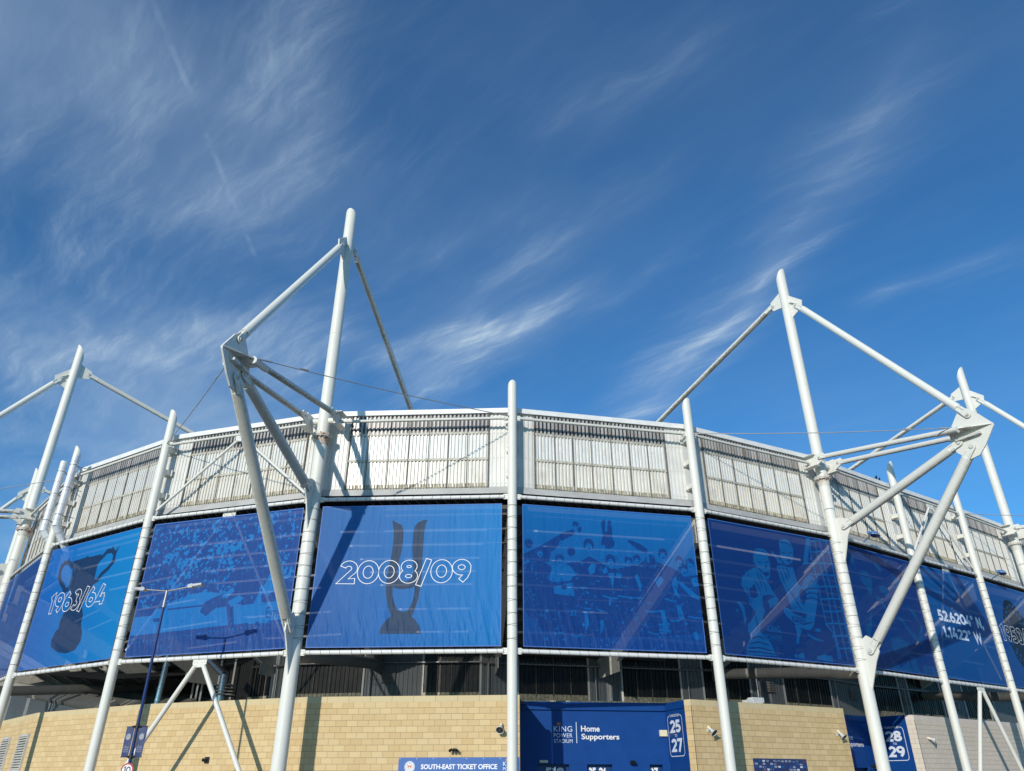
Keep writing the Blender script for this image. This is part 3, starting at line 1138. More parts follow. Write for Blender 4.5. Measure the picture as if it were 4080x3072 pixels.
# flat roof of the concourse behind the walls
rf = MB()
for A, B in zip(W_, W_[1:]):
    A, B = V(A + (0,)), V(B + (0,))
    rf.face([A + UP * 4.62 + inward(B - A).normalized() * .3, B + UP * 4.62 + inward(B - A).normalized() * .3, B + UP * 4.66 + V((1.2, 11, 0)), A + UP * 4.66 + V((6.5, 9, 0))])
rf.face([V((.3, 35.6, 4.8)), V((7.2, 36.3, 4.8)), V((9, 45.5, 4.85)), V((.3, 43.3, 4.85))])
rf.face([V((7.4, 34.5, 4.62)), V((15.7, 38.8, 4.62)), V((18, 48.5, 4.66)), V((9, 45, 4.66))])
rf.face([V((15.7, 42.0, 4.8)), V((19.7, 44.1, 4.8)), V((24, 52.5, 4.85)), V((18, 48, 4.85))])
rf.face([V((20.6, 42.8, 4.62)), V((30.2, 48.8, 4.62)), V((36, 60, 4.66)), V((24, 52.5, 4.66))])
rf.build('concourse_roof', M['grey'], stand)

# ---------------------------------------------------------------- flat art: overlay of polygons in one thin sheet
def sheet_art(layers, mats, o, ex, ey, name, parent, keep_base=True, th=0.0):
    """layers: list of (polygon, material index or None for a hole); the last one on top wins"""
    vs, fs = [], []
    for poly, mi in layers:
        ar = sum(p[0] * q[1] - q[0] * p[1] for p, q in zip(poly, poly[1:] + poly[:1]))
        if ar < 0: poly = poly[::-1]
        b = len(vs)
        vs.extend([Vector((x, y)) for x, y in poly])
        fs.append(list(range(b, b + len(poly))))
    v2, e2, f2, ov, oe, of = delaunay_2d_cdt(vs, [], fs, 1, 1e-5)
    o, ex, ey = V(o), V(ex), V(ey)
    mb = MB()
    mb.v = [tuple(o + ex * p[0] + ey * p[1]) for p in v2]
    for f, src in zip(f2, of):
        if not src: continue
        mi = layers[max(src)][1]
        if mi is None: continue
        mb.f.append(list(f))
        mb.uv.append([(v2[i][0], v2[i][1]) for i in f])
        mb.mi.append(mi)
        mb.sm.append(False)
    return mb.build(name, mats, parent, False)


def ell(cx, cy, rx, ry, a0=0, a1=360, n=24, rot=0):
    c, s = math.cos(R(rot)), math.sin(R(rot))
    r = []
    for i in range(n + (0 if a1 - a0 == 360 else 1)):
        t = R(a0 + (a1 - a0) * i / n)
        x, y = rx * math.cos(t), ry * math.sin(t)
        r.append((cx + x * c - y * s, cy + x * s + y * c))
    return r


def ribbon(pl, hw):
    """stroke of constant width along a polyline, mitred"""
    L, Rr = [], []
    n = len(pl)
    for i in range(n):
        p = Vector(pl[i])
        a = (Vector(pl[i]) - Vector(pl[i - 1])).normalized() if i else None
        b = (Vector(pl[i + 1]) - Vector(pl[i])).normalized() if i < n - 1 else None
        if a is None: d = b; k = 1
        elif b is None: d = a; k = 1
        else:
            d = (a + b)
            if d.length < .2: d = b
            d.normalize()
            k = 1 / max(.45, d.dot(b))
        nrm = Vector((-d.y, d.x)) * hw * k
        L.append(tuple(p + nrm))
        Rr.append(tuple(p - nrm))
    return L + Rr[::-1]


def glyph(ch, h=.09):
    """centre lines of a geometric sans; returns (polylines, advance width)"""
    t, b = 1 - h, h
    A = lambda *k: ell(*k)
    if ch == '0': return [A(.40, .5, .33, .5 - h, -16, 196, 22), A(.40, .5, .33, .5 - h, 164, 376, 22)], .80
    if ch == '1': return [[(.03, .78), (.24, t), (.24, 0)]], .40
    if ch == '2': return [A(.33, .67, .25, .33 - h, 165, -30, 16) + [(.1, b), (.64, b)]], .68
    if ch == '3': return [A(.29, .715, .215, .285 - h, 150, -90, 14), A(.29, .31, .25, .31 - h + .02, 92, -150, 16)], .62
    if ch == '4': return [[(.42, 1), (.08, .29), (.66, .29)], [(.49, .56), (.49, 0)]], .72
    if ch == '5': return [[(.56, t), (.17, t), (.13, .53)] + A(.29, .335, .26, .335 - h, 112, -150, 18)], .64
    if ch == '6': return [A(.35, .335, .265, .335 - h, -22, 202, 18), A(.35, .335, .265, .335 - h, 158, 382, 18), [(.085, .33), (.10, .52), (.20, .74), (.38, 1 - h * .6)]], .70
    if ch == '7': return [[(.03, t), (.56, t), (.22, 0)]], .62
    if ch == '8': return [A(.34, .725, .215, .275 - h, -22, 202, 16), A(.34, .725, .215, .275 - h, 158, 382, 16), A(.34, .30, .255, .30 - h, -22, 202, 16), A(.34, .30, .255, .30 - h, 158, 382, 16)], .68
    if ch == '9': return [A(.35, .665, .265, .335 - h, -22, 202, 18), A(.35, .665, .265, .335 - h, 158, 382, 18), [(.615, .67), (.60, .48), (.50, .26), (.32, h * .6)]], .70
    if ch == '/': return [[(0.0, -.14), (.40, 1.06)]], .46
    if ch == '.': return [[(.09, 0), (.09, 2 * h)]], .22
    if ch == ',': return [[(.10, 2 * h), (.09, .05), (.03, -.14)]], .22
    if ch == '\u00b0': return [A(.20, .85, .13, .13, -5, 185, 10), A(.20, .85, .13, .13, 175, 365, 10)], .42
    if ch == 'N': return [[(h, 0), (h, 1)], [(h * 1.2, .93), (.66 - h * .2, .07)], [(.66, 0), (.66, 1)]], .76
    if ch == 'W': return [[(.03, 1), (.27, .03), (.50, .93), (.73, .03), (.97, 1)]], 1.02
    if ch == 'E': return [[(.52, t), (h, t), (h, b), (.52, b)], [(h, .5), (.47, .5)]], .58
    if ch == 'T': return [[(0, t), (.6, t)], [(.3, t), (.3, 0)]], .62
    if ch == 'O': return [A(.46, .5, .38, .5 - h, -5, 185, 22), A(.46, .5, .38, .5 - h, 175, 365, 22)], .92
    return [], .30


def number(txt, x0, x1, y0, y1, hw=.09, gap=.07, hw_out=None, trim=0.0):
    """stroke outlines of txt fitted to the rectangle; returns the polygons of the letters"""
    lines, x = [], 0
    for ch in txt:
        g_, w = glyph(ch, hw)
        lines += [([(px + x, py) for px, py in pl], .55 if ch == '\u00b0' else 1.0) for pl in g_]
        x += w + gap
    tw = x - gap
    sx, sy = (x1 - x0) / tw, (y1 - y0)
    res = []
    for pl, k in lines:
        if trim:
            pl = [Vector(q) for q in pl]
            a, b = (pl[1] - pl[0]), (pl[-2] - pl[-1])
            pl[0] = pl[0] + a.normalized() * min(trim, a.length * .8)
            pl[-1] = pl[-1] + b.normalized() * min(trim, b.length * .8)
            pl = [tuple(q) for q in pl]
        poly = ribbon(pl, (hw_out or hw) * k)
        res.append([(x0 + px * sx, y0 + py * sy) for px, py in poly])
    return res


def words(body, x0, x1, y0, y1, o, ex, ey, name, m, parent, bold=.012, gap=.0):
    """lettering in the built-in face, fitted to a rectangle of the plane (o, ex, ey)"""
    cu = bpy.data.curves.new('lettering', 'FONT')
    cu.body = body
    cu.offset = bold
    cu.space_character = 1 + gap
    cu.resolution_u = 4
    to = bpy.data.objects.new('lettering', cu)
    C.objects.link(to)
    dg = bpy.context.evaluated_depsgraph_get()
    me = bpy.data.meshes.new_from_object(to.evaluated_get(dg))
    bpy.data.objects.remove(to)
    bpy.data.curves.remove(cu)
    vs = [v.co for v in me.vertices]
    ax, bx = min(v.x for v in vs), max(v.x for v in vs)
    ay, by = min(v.y for v in vs), max(v.y for v in vs)
    o, ex, ey = V(o), V(ex), V(ey)
    mb = MB()
    mb.mesh([o + ex * (x0 + (v.x - ax) / (bx - ax) * (x1 - x0)) + ey * (y0 + (v.y - ay) / (by - ay) * (y1 - y0)) for v in vs],
            [tuple(p.vertices) for p in me.polygons])
    bpy.data.meshes.remove(me)
    return mb.build(name, m, parent, False)


def crest(o, ex, ey, c, r, parent, metal=False):
    """round club badge: white ring with lettering, fox head in the middle"""
    w, n_, g_ = (M['dim'], M['flagblue'], M['gold']) if metal else (M['letter'], M['sign'], M['orange'])
    cx, cy = c
    S = lambda pts: [(cx + x * r, cy + y * r) for x, y in pts]
    L = [(S(ell(0, 0, 1, 1, n=40)), 0), (S(ell(0, 0, .93, .93, n=40)), 1), (S(ell(0, 0, .88, .88, n=40)), 0), (S(ell(0, 0, .60, .60, n=36)), 1), (S(ell(0, 0, .55, .55, n=36)), 0)]
    for i in range(26):
        a = R(i * 360 / 26)
        if i % 13 == 3: continue
        q = [(.68, -.03), (.80, -.05), (.80, .05), (.68, .03)]
        L.append((S([(x * math.cos(a) - y * math.sin(a), x * math.sin(a) + y * math.cos(a)) for x, y in q]), 1))
    L.append((S([(-.42, .38), (-.2, .26), (0, .3), (.2, .26), (.42, .38), (.36, .05), (.44, -.12), (.2, -.22), (.08, -.42), (-.08, -.42), (-.2, -.22), (-.44, -.12), (-.36, .05)]), 2))
    L.append((S([(-.16, -.1), (0, .02), (.16, -.1), (.05, -.3), (-.05, -.3)]), 0))
    L.append((S([(-.22, .08), (-.10, .03), (-.2, .0)]), 1))
    L.append((S([(.22, .08), (.10, .03), (.2, .0)]), 1))
    return sheet_art(L, [w, n_, g_], o, ex, ey, 'club_crest', parent)


def crown(o, ex, ey, cx, cy, w, h, parent, m):
    pts = [(-.5, 0), (.5, 0), (.62, .75), (.3, .42), (.14, .85), (0, .45), (-.14, .85), (-.3, .42), (-.62, .75)]
    L = [([(cx + x * w, cy + y * h) for x, y in pts], 0), ([(cx - .5 * w, cy - .3 * h), (cx + .5 * w, cy - .3 * h), (cx + .5 * w, cy - .12 * h), (cx - .5 * w, cy - .12 * h)], 0),
         (ell(cx, cy + .95 * h, .1 * w, .1 * w, n=10), 0)]
    return sheet_art(L, [m], o, ex, ey, 'crown_emblem', parent)


# ---------------------------------------------------------------- turnstile entrances
def plane(P0, P1):
    P0, P1 = V(P0 + (0,)), V(P1 + (0,))
    d = (P1 - P0).normalized()
    return P0, d, -inward(d), (P1 - P0).length


def slab(mb, P0, d, out, x0, x1, z0, z1, q0, q1, mi=0):
    mb.box(P0 + d * (x0 + x1) / 2 + UP * (z0 + z1) / 2 + out * (q0 + q1) / 2, d, out, UP, (x1 - x0) / 2, abs(q1 - q0) / 2, (z1 - z0) / 2, mi)


def turnstile_frame(P0, d, out, x0, x1, z0, z1, root, top, bot):
    c = .16
    w = .016
    pth = lambda g: ell(x1 - c + g, z1 - c + g, c, c, 90, 0, 6)
    cx = (x0 + x1) / 2
    hw = (x1 - x0) / 2
    ln = [(cx + hw * .72, z1)] + ell(x1 - c, z1 - c, c, c, 90, 0, 6) + ell(x1 - c, z0 + c, c, c, 0, -90, 6) + ell(x0 + c, z0 + c, c, c, -90, -180, 6) + ell(x0 + c, z1 - c, c, c, 180, 90, 6) + [(cx - hw * .72, z1)]
    L = [(ribbon(ln, w), 0)]
    H = z1 - z0
    for txt, a, b in ((top, z0 + H * .57, z0 + H * .89), (bot, z0 + H * .10, z0 + H * .43)):
        for q in number(txt, cx - hw * .70, cx + hw * .72, a, b, .115, .05):
            L.append((q, 0))
    sheet_art(L, [M['lettery']], P0 + out * .035, d, UP, 'turnstile_number', root)
    words('TO', cx - hw * .16, cx + hw * .18, z0 + H * .47, z0 + H * .535, P0 + out * .035, d, UP, 'lettering', M['lettery'], root, .02)
    words('TURNSTILES', cx - hw * .66, cx + hw * .66, z1 - .05, z1 + .055, P0 + out * .035, d, UP, 'lettering', M['lettery'], root, .015)


def king_power(P0, d, out, x0, x1, z, s, root, m, mcr, q=.035):
    """KING / POWER / STADIUM with the crown; x0..x1 wide, z = foot of the last line, s = scale of heights"""
    o = P0 + out * q
    words('KING', x0, x1, z + .44 * s, z + .66 * s, o, d, UP, 'lettering', m, root, .0, .08)
    words('POWER', x0, x1, z + .215 * s, z + .375 * s, o, d, UP, 'lettering', m, root, .0, .08)
    words('STADIUM', x0, x1, z, z + .15 * s, o, d, UP, 'lettering', m, root, .0, .05)
    crown(o, d, UP, (x0 + x1) / 2 - (x1 - x0) * .22, z + .72 * s, (x1 - x0) * .19, .1 * s, root, mcr)


root = thing('turnstile_entrance', 'deep blue recessed entrance lettered Home Supporters with turnstiles 25 to 27', 'entrance', (3.5, 34.5, 0), 'blue turnstile entrances')
P0, d, out, L = plane((.37, 35.12), (6.82, 36.01))
mb = MB()
slab(mb, P0, d, out, -.4, L + .0, 2.32, 4.62, -.12, 0)
slab(mb, P0, d, out, -.4, L + .0, 4.44, 4.76, 0, .10)
slab(mb, P0, d, out, -.4, .75, 0, 2.318, -.12, -.004)
slab(mb, P0, d, out, 2.08, 2.86, 0, 2.318, -.12, -.004)
slab(mb, P0, d, out, 3.96, 5.62, 0, 2.318, -.12, -.004)
slab(mb, P0, d, out, 6.2, L, 0, 2.318, -.12, -.004)
mb.build('back_panel', M['navy'], root)
mb = MB()
for x0, x1 in ((.75, 2.08), (2.86, 3.96), (5.62, 6.2)):
    slab(mb, P0, d, out, x0 - .3, x1 + .3, 0, 2.8, -.30, -.24)
mb.build('door', M['navyd'], root)
o = P0 - out * .225
for txt, x0, x1 in (('E18', 1.12, 1.88), ('25', 2.95, 3.30), ('26', 3.42, 3.78), ('27', 5.66, 6.02)):
    sheet_art([(q, 0) for q in number(txt, x0, x1, 1.83, 2.2, .12, .05)], [M['letter']], o, d, UP, 'door_number', root)
king_power(P0, d, out, 1.44, 2.26, 3.135, 1.0, root, M['lettery'], M['orange'], .02)
mb = MB()
mb.quad(P0 + out * .02, d, UP, 2.43, 2.46, 3.13, 3.96)
mb.build('divider_line', M['lettery'], root)
words('Home', 2.65, 3.48, 3.585, 3.82, P0 + out * .02, d, UP, 'lettering', M['letter'], root, .022)
words('Supporters', 2.66, 4.34, 3.215, 3.50, P0 + out * .02, d, UP, 'lettering', M['letter'], root, .022)
mb = MB()
slab(mb, P0, d, out, .80, 1.15, 2.37, 2.47, 0, .09)
mb.build('bulkhead_light', M['cream'], root)
mb = MB()
slab(mb, P0, d, out, 4.74, 4.92, 2.33, 2.43, .02, .16)
mb.box(P0 + d * 4.83 + UP * 2.40 + out * .2, d, out * .8 - UP * .5, out * .5 + UP * .8, .1, .05, .05)
mb.build('floodlight', M['black'], root)
mb = MB()
slab(mb, P0, d, out, 6.16, 6.50, 3.42, 3.67, .0, .1)
mb.build('junction_box', M['cream'], root)
S0, ds, os_, Ls = plane((6.82, 36.01), (7.34, 34.22))
os_ = V((-ds.y, ds.x, 0))
os_ = os_ if os_.x < 0 else -os_
mb = MB()
mb.box(S0 + ds * Ls / 2 + UP * 2.37 - os_ * .05, ds, os_, UP, Ls / 2, .05, 2.37)
mb.box(S0 + ds * Ls / 2 + UP * 4.59 + os_ * .02, ds, os_, UP, Ls / 2, .02, .15)
mb.build('side_panel', M['navy'], root)
turnstile_frame(S0, ds, os_, .24, 1.55, 2.62, 4.2, root, '25', '27')
cs = MB()
for i, (A, B) in enumerate((((.35, 42.3), (9.0, 44.7)),)):
    pass
cs.corr(V((.3, 35.6, 0)), d, out, 0, 6.7, 4.765, 4.86, .2, .08)
cs.build('corrugated_soffit', M['dirtstrip'], root)

root = thing('turnstile_entrance', 'blue recessed entrance half hidden by a mast, with turnstiles 28 to 29', 'entrance', (18, 42.5, 0), 'blue turnstile entrances')
P0, d, out, L = plane((15.9, 41.3), (19.72, 44.30))
mb = MB()
slab(mb, P0, d, out, -.5, L, 2.30, 4.76, -.12, 0)
slab(mb, P0, d, out, -.5, L, 4.5, 4.78, 0, .06)
slab(mb, P0, d, out, -.5, .6, 0, 2.295, -.12, -.004)
slab(mb, P0, d, out, 3.4, L, 0, 2.295, -.12, -.004)
mb.build('back_panel', M['navy'], root)
mb = MB()
slab(mb, P0, d, out, .3, 3.7, 0, 2.8, -.30, -.24)
mb.build('door', M['navyd'], root)
words('Home', 1.45, 2.35, 3.585, 3.82, P0 + out * .02, d, UP, 'lettering', M['letter'], root, .022)
words('Supporters', 1.47, 3.28, 3.215, 3.50, P0 + out * .02, d, UP, 'lettering', M['letter'], root, .022)
mb = MB()
slab(mb, P0, d, out, 3.6, 3.8, 2.34, 2.46, .02, .2)
mb.build('floodlight', M['black'], root)
S0, ds, os_, Ls = plane((19.55, 44.05), (20.57, 42.41))
os_ = V((-ds.y, ds.x, 0))
os_ = os_ if os_.x < 0 else -os_
mb = MB()
mb.box(S0 + ds * Ls / 2 + UP * 2.38 - os_ * .05, ds, os_, UP, Ls / 2, .05, 2.38)
mb.build('side_panel', M['navy'], root)
turnstile_frame(S0, ds, os_, .42, 1.68, 2.64, 4.2, root, '28', '29')

# ---------------------------------------------------------------- ticket office sign
P0, d, out, L = plane((-8.47, 33.0), (.30, 32.16))
root = thing('ticket_office_sign', 'long blue sign lettered SOUTH-EAST TICKET OFFICE on the tan wall', 'sign', P0 + d * 6.4 + UP * 1.5)
mb = MB()
slab(mb, P0, d, out, 4.05, 8.78, 1.62, 2.5, .01, .05)
mb.build('sign_board', M['sign'], root)
mb = MB()
for i in range(8):
    for z in (2.46, 1.66):
        c = P0 + d * (4.1 + i * .66) + UP * z
        mb.tube(c + out * .05, c + out * .062, .014, .014, 8)
mb.build('screw_caps', M['letter'], root)
crest(P0 + out * .058, d, UP, (4.50, 2.17), .205, root)
words('SOUTH-EAST TICKET OFFICE', 4.95, 7.94, 2.09, 2.265, P0 + out * .058, d, UP, 'lettering', M['letter'], root, .03)
king_power(P0, d, out, 8.17, 8.70, 1.90, .68, root, M['letter'], M['orange'], .058)

# ---------------------------------------------------------------- mural of name tiles
P0, d, out, L = plane((7.55, 33.95), (15.74, 38.37))
root = thing('name_mural', 'dark blue mural of small name tiles on the tan wall', 'mural', P0 + d * 4.7 + UP * 1.2)
mb = MB()
slab(mb, P0, d, out, 3.09, 6.26, 1.0, 2.55, .005, .03)
mb.build('mural_board', M['flagblue'], root)
random.seed(7)
for k in ('dim', 'lettery', 'sign', 'red'):
    mb = MB()
    for r_ in range(14):
        for c_ in range(14):
            if random.choice(('dim', 'dim', 'lettery', 'lettery', 'sign', 'sign', 'sign', 'red')) != k: continue
            x, z = 3.13 + c_ * .222, 2.50 - r_ * .11
            for rr in range(2):
                a = random.uniform(.01, .04)
                mb.quad(P0 + out * .034, d, UP, x + a, x + .20 - a, z - .041 - rr * .038, z - .012 - rr * .038)
    mb.build('name_tiles', M[k], root, False)

# ---------------------------------------------------------------- printed banners
HEM = flat('banner_hem', (.05, .14, .42), .6, .05)


def lacing(a, b, root, A, d, inn, L):
    """four cords, each spiralling round a tube and through the eyelets of the banner"""
    rnd_ = random.Random(ord(a[0]) * 7 + ord(a[-1]) + 3 * ord(b[-1]))
    P = lambda u, z, o=0.0: A + d * u + UP * z + inn * o
    for u, s, k in ((0, 1, a), (L, -1, b)):
        r = (.285 if k[0] == 'M' else .205) + .007
        pts = []
        z = 6.62
        while z < 12.25:
            e0 = z + rnd_.uniform(-.05, .05)
            pts.append(P(u + s * .455, e0, -.005))
            for q in range(15):
                t = 2 * math.pi * q / 14
                pts.append(P(u + s * r * math.cos(t), e0 + .06 + .20 * q / 14, -r * math.sin(t)))
            z += .50
        mb = MB()
        mb.sweep(pts, .0058)
        mb.build('lacing_cord', M['cord'], root, False)
    for zc, r, zt, s in ((HT, .092, 12.385, -1), (HB, .095, 6.435, 1)):
        pts = []
        u = .6
        while u < L - .55:
            e0 = u + rnd_.uniform(-.03, .03)
            pts.append(P(e0, zt, -.005))
            for q in range(13):
                t = 2 * math.pi * q / 12
                pts.append(P(e0 + .03 + .14 * q / 12, zc + s * r * math.cos(t), -r * math.sin(t)))
            u += .42
        mb = MB()
        mb.sweep(pts, .0058)
        mb.build('lacing_cord', M['cord'], root, False)


def banner(a, b, label, base, art=(), mats=(), number_txt=None, nrect=None, outline=True):
    A, B = N[a], N[b]
    d = (B - A).normalized()
    L = (B - A).length
    inn = inward(d)
    root = thing('printed_banner', label, 'banner', A + d * L / 2 + UP * 9.4, 'blue mesh banners laced between the columns')
    u0, z0 = .45, 6.43
    W_b, H_b = L - .9, 5.96
    o = A + d * u0 + UP * z0
    loc = lambda poly: [(min(W_b - .001, max(.001, x - u0)), min(H_b - .001, max(.001, y - z0))) for x, y in poly]
    ins = .035
    layers = [([(0, 0), (W_b, 0), (W_b, H_b), (0, H_b)], 0), ([(ins, ins), (W_b - ins, ins), (W_b - ins, H_b - ins), (ins, H_b - ins)], 1)]
    for poly, mi in art:
        p = loc(poly)
        if len(p) >= 3:
            layers.append((p, mi))
    sheet_art(layers, [HEM, base] + list(mats), o, d, UP, 'mesh_panel', root)
    if number_txt:
        L2 = []
        if outline:
            x0, x1, y0, y1 = nrect
            for q in number(number_txt, x0, x1, y0, y1, .105, .085, .134):
                L2.append((q, 0))
            for q in number(number_txt, x0, x1, y0, y1, .105, .085, .106, .03):
                L2.append((q, None))
            sheet_art(L2, [M['letter']], A - inn * .012, d, UP, 'lettering', root)
        else:
            for txt, (x0, x1, y0, y1) in zip(number_txt, nrect):
                L2 += [(q, 0) for q in number(txt, x0, x1, y0, y1, .115, .06)]
            sheet_art(L2, [M['lettery']], A - inn * .012, d, UP, 'lettering', root)
    lacing(a, b, root, A, d, inn, L)
    return root, A, d, inn


def blob(cx, cy, r, rnd, sq=1.0, n=9):
    ph = rnd.uniform(0, 6)
    return [(cx + r * (1 + .3 * math.sin(2 * t + ph) + .22 * math.sin(3 * t + 2 * ph)) * math.cos(t) * sq, cy + r * (1 + .3 * math.sin(2 * t + ph) + .22 * math.sin(3 * t + 2 * ph)) * math.sin(t)) for t in [6.283 * i / n for i in range(n)]]


def scat(rnd, cx, cy, s, n):
    """irregular ragged patch as a group of small blobs"""
    return [blob(cx + rnd.gauss(0, s), cy + rnd.gauss(0, s), rnd.uniform(.3, .7) * s, rnd) for _ in range(n)]


# 2008/09
body = [(3.58, 11.71), (3.68, 11.31), (3.71, 10.87), (3.69, 10.36), (3.62, 9.8), (3.54, 9.24), (3.53, 8.83), (3.6, 8.35), (3.72, 7.95), (3.84, 7.65), (3.68, 7.52), (3.53, 7.32), (3.44, 7.13), (3.44, 6.95),
        (5.11, 6.94), (5.08, 7.11), (5.03, 7.24), (4.88, 7.47), (4.71, 7.62), (4.82, 7.93), (4.93, 8.33), (4.99, 8.74), (5.02, 9.22), (5.01, 9.92), (5.01, 10.49), (5.02, 11.07), (5.06, 11.51), (5.13, 11.69),
        (4.98, 11.71), (4.73, 11.59), (4.6, 11.43), (4.55, 11.08), (4.55, 10.5), (4.6, 9.92), (4.66, 9.5), (4.6, 9.15), (4.3, 9.02), (4.03, 9.2), (3.97, 9.48), (4.02, 9.83), (4.08, 10.29), (4.13, 10.72), (4.12, 11.23), (4.03, 11.49), (3.76, 11.62)]
hole = [(3.84, 8.84), (4.0, 8.75), (4.27, 8.73), (4.56, 8.76), (4.75, 8.82), (4.75, 8.47), (4.67, 8.14), (4.51, 7.86), (4.31, 7.81), (4.1, 7.89), (3.94, 8.18), (3.84, 8.52)]
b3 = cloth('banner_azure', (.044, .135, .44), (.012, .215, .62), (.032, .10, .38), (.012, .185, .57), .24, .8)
g3 = cloth('trophy_grey', (.040, .052, .125), (.040, .052, .125), (.040, .052, .125), (.04, .052, .125), .2, .8)
banner('M1', 'C2', 'bright blue banner lettered 2008/09 over a grey handled trophy shape', b3, [(body, 2), (hole, 1)], [g3], '2008/09', (1.56, 7.05, 8.99, 9.93))

# 1963/64
body = [(2.73, 11.49), (3.91, 11.54), (3.96, 11.61), (4.18, 11.5), (5.24, 11.5), (5.28, 11.27), (5.12, 10.94), (5.15, 10.47), (5.19, 10.11), (5.14, 9.84), (4.92, 9.66), (4.73, 9.03), (5.0, 8.62), (5.03, 8.22), (5.32, 7.79),
        (5.39, 7.4), (5.09, 7.03), (4.41, 6.94), (3.62, 7.05), (2.94, 7.34), (2.79, 7.62), (2.93, 8.01), (3.15, 8.2), (3.1, 8.54), (3.27, 8.94), (3.59, 9.18), (3.32, 9.92), (3.0, 10.24), (3.01, 10.75), (2.89, 11.21)]
hl = [(2.9, 11.15), (2.78, 11.26), (2.37, 11.5), (1.97, 11.50), (1.79, 11.21), (1.85, 10.83), (2.14, 10.53), (2.56, 10.23), (2.72, 10.02), (3.1, 10.1)]
hr = [(5.1, 11.2), (5.37, 11.33), (5.69, 11.57), (6.13, 11.54), (6.38, 11.36), (6.43, 10.97), (6.14, 10.69), (5.7, 10.47), (5.45, 10.22), (5.1, 10.12)]
b1 = cloth('banner_cobalt', (.005, .12, .50), (.004, .23, .61), (.004, .09, .40), (.004, .205, .57), .26, .3)
g1 = cloth('trophy_navy', (.012, .034, .115), (.012, .034, .12), (.012, .034, .12), (.012, .034, .12), .26, .3)
spk = [[(5.95, 11.5), (6.05, 11.85), (6.2, 11.5)], [(6.3, 11.4), (6.62, 11.75), (6.48, 11.2)], [(2.2, 11.45), (2.3, 11.8), (2.5, 11.45)], [(1.75, 11.2), (1.62, 11.55), (1.95, 11.4)]]
banner('C0', 'C1', 'cobalt banner lettered 1963/64 over a dark two handled cup', b1, [(body, 2), (ribbon(hl, .12), 2), (ribbon(hr, .12), 2)] + [(q, 2) for q in spk], [g1], '1963/64', (1.74, 6.5, 8.97, 9.93))

# crowd
rnd = random.Random(3)
b2 = cloth('banner_indigo', (.022, .066, .30), (.020, .068, .31), (.027, .062, .27), (.022, .062, .29), .26, .7, speck=((.012, .17, .54), .6, 4.2, .57))
l2 = cloth('crowd_light', (.020, .19, .58), (.018, .195, .60), (.017, .155, .51), (.016, .155, .51), .26, .7, speck=((.012, .08, .33), .65, 4.6, .58))
art = []
for i in range(420):
    x, y = rnd.uniform(.6, 8.2), rnd.uniform(8.5, 12.3)
    art.append((blob(x, y, rnd.uniform(.03, .09), rnd, .75, 8), 2))
for i in range(60):
    x, y = rnd.uniform(.6, 8.2), rnd.uniform(8.7, 12.1)
    for q in scat(rnd, x, y, .15, 5): art.append((q, 2))
art.append(([(.5, 8.12), (2.0, 8.15), (2.15, 8.6), (2.5, 8.75), (2.9, 8.8), (3.3, 8.95), (3.9, 9.0), (4.4, 8.95), (4.9, 8.9), (5.0, 8.45), (5.9, 8.5), (6.0, 8.3), (8.3, 8.4), (8.3, 7.62), (.5, 7.32)], 2))
# players as dark and light shapes in front of the boards
art += [([(2.2, 8.40), (4.1, 8.45), (4.1, 8.38), (2.2, 8.32)], 1), (blob(1.75, 8.2, .28, rnd), 2), ([(1.5, 8.0), (2.0, 8.02), (1.95, 7.85), (1.6, 7.85)], 1)]
art += [([(4.1, 8.55), (4.6, 8.75), (5.1, 8.9), (5.7, 9.3), (5.9, 10.2), (5.7, 10.9), (5.95, 11.2), (6.3, 11.15), (6.4, 10.8), (6.7, 10.5), (6.8, 9.6), (6.5, 9.0), (6.4, 8.4), (5.6, 8.35), (5.75, 7.75), (5.85, 7.3), (5.6, 7.25), (5.45, 7.7), (5.25, 8.3), (4.7, 8.25), (4.3, 7.95), (3.95, 8.15)], 1)]
art += [([(4.9, 8.75), (5.4, 9.1), (5.55, 8.95), (5.2, 8.65)], 2), ([(5.3, 8.5), (5.8, 8.75), (6.1, 8.6), (5.8, 8.4), (5.5, 8.25)], 2), ([(6.5, 7.5), (6.65, 8.4), (6.85, 8.95), (7.0, 8.4), (6.85, 7.5)], 2),
        ([(6.9, 8.75), (7.2, 9.6), (7.35, 10.4), (7.6, 10.3), (7.7, 9.4), (7.75, 8.9), (7.3, 8.7)], 2), (blob(7.0, 10.55, .2, rnd), 2), ([(7.0, 7.5), (7.35, 8.1), (7.6, 8.0), (7.5, 7.5)], 2),
        (blob(5.95, 11.3, .14, rnd), 2), ([(5.85, 10.15), (6.2, 10.2), (6.25, 9.75), (5.9, 9.7)], 1)]
for i in range(40):
    x = .7 + i * .19
    art.append((blob(x, 7.02 + .012 * i + rnd.uniform(-.03, .03), .03, rnd), 2))
root, A, d, inn = banner('C1', 'M1', 'indigo banner printed with a pale blue crowd, behind the street lamp', b2, art, [l2])
words('KING', 5.85, 6.3, 10.05, 10.22, A - inn * .012, d, UP, 'lettering', l2, root, .02)
words('POWER', 5.83, 6.32, 9.85, 9.98, A - inn * .012, d, UP, 'lettering', l2, root, .02)
words('Emir', 7.3, 8.2, 7.72, 8.15, A - inn * .012, d, UP, 'lettering', b2, root, .0)

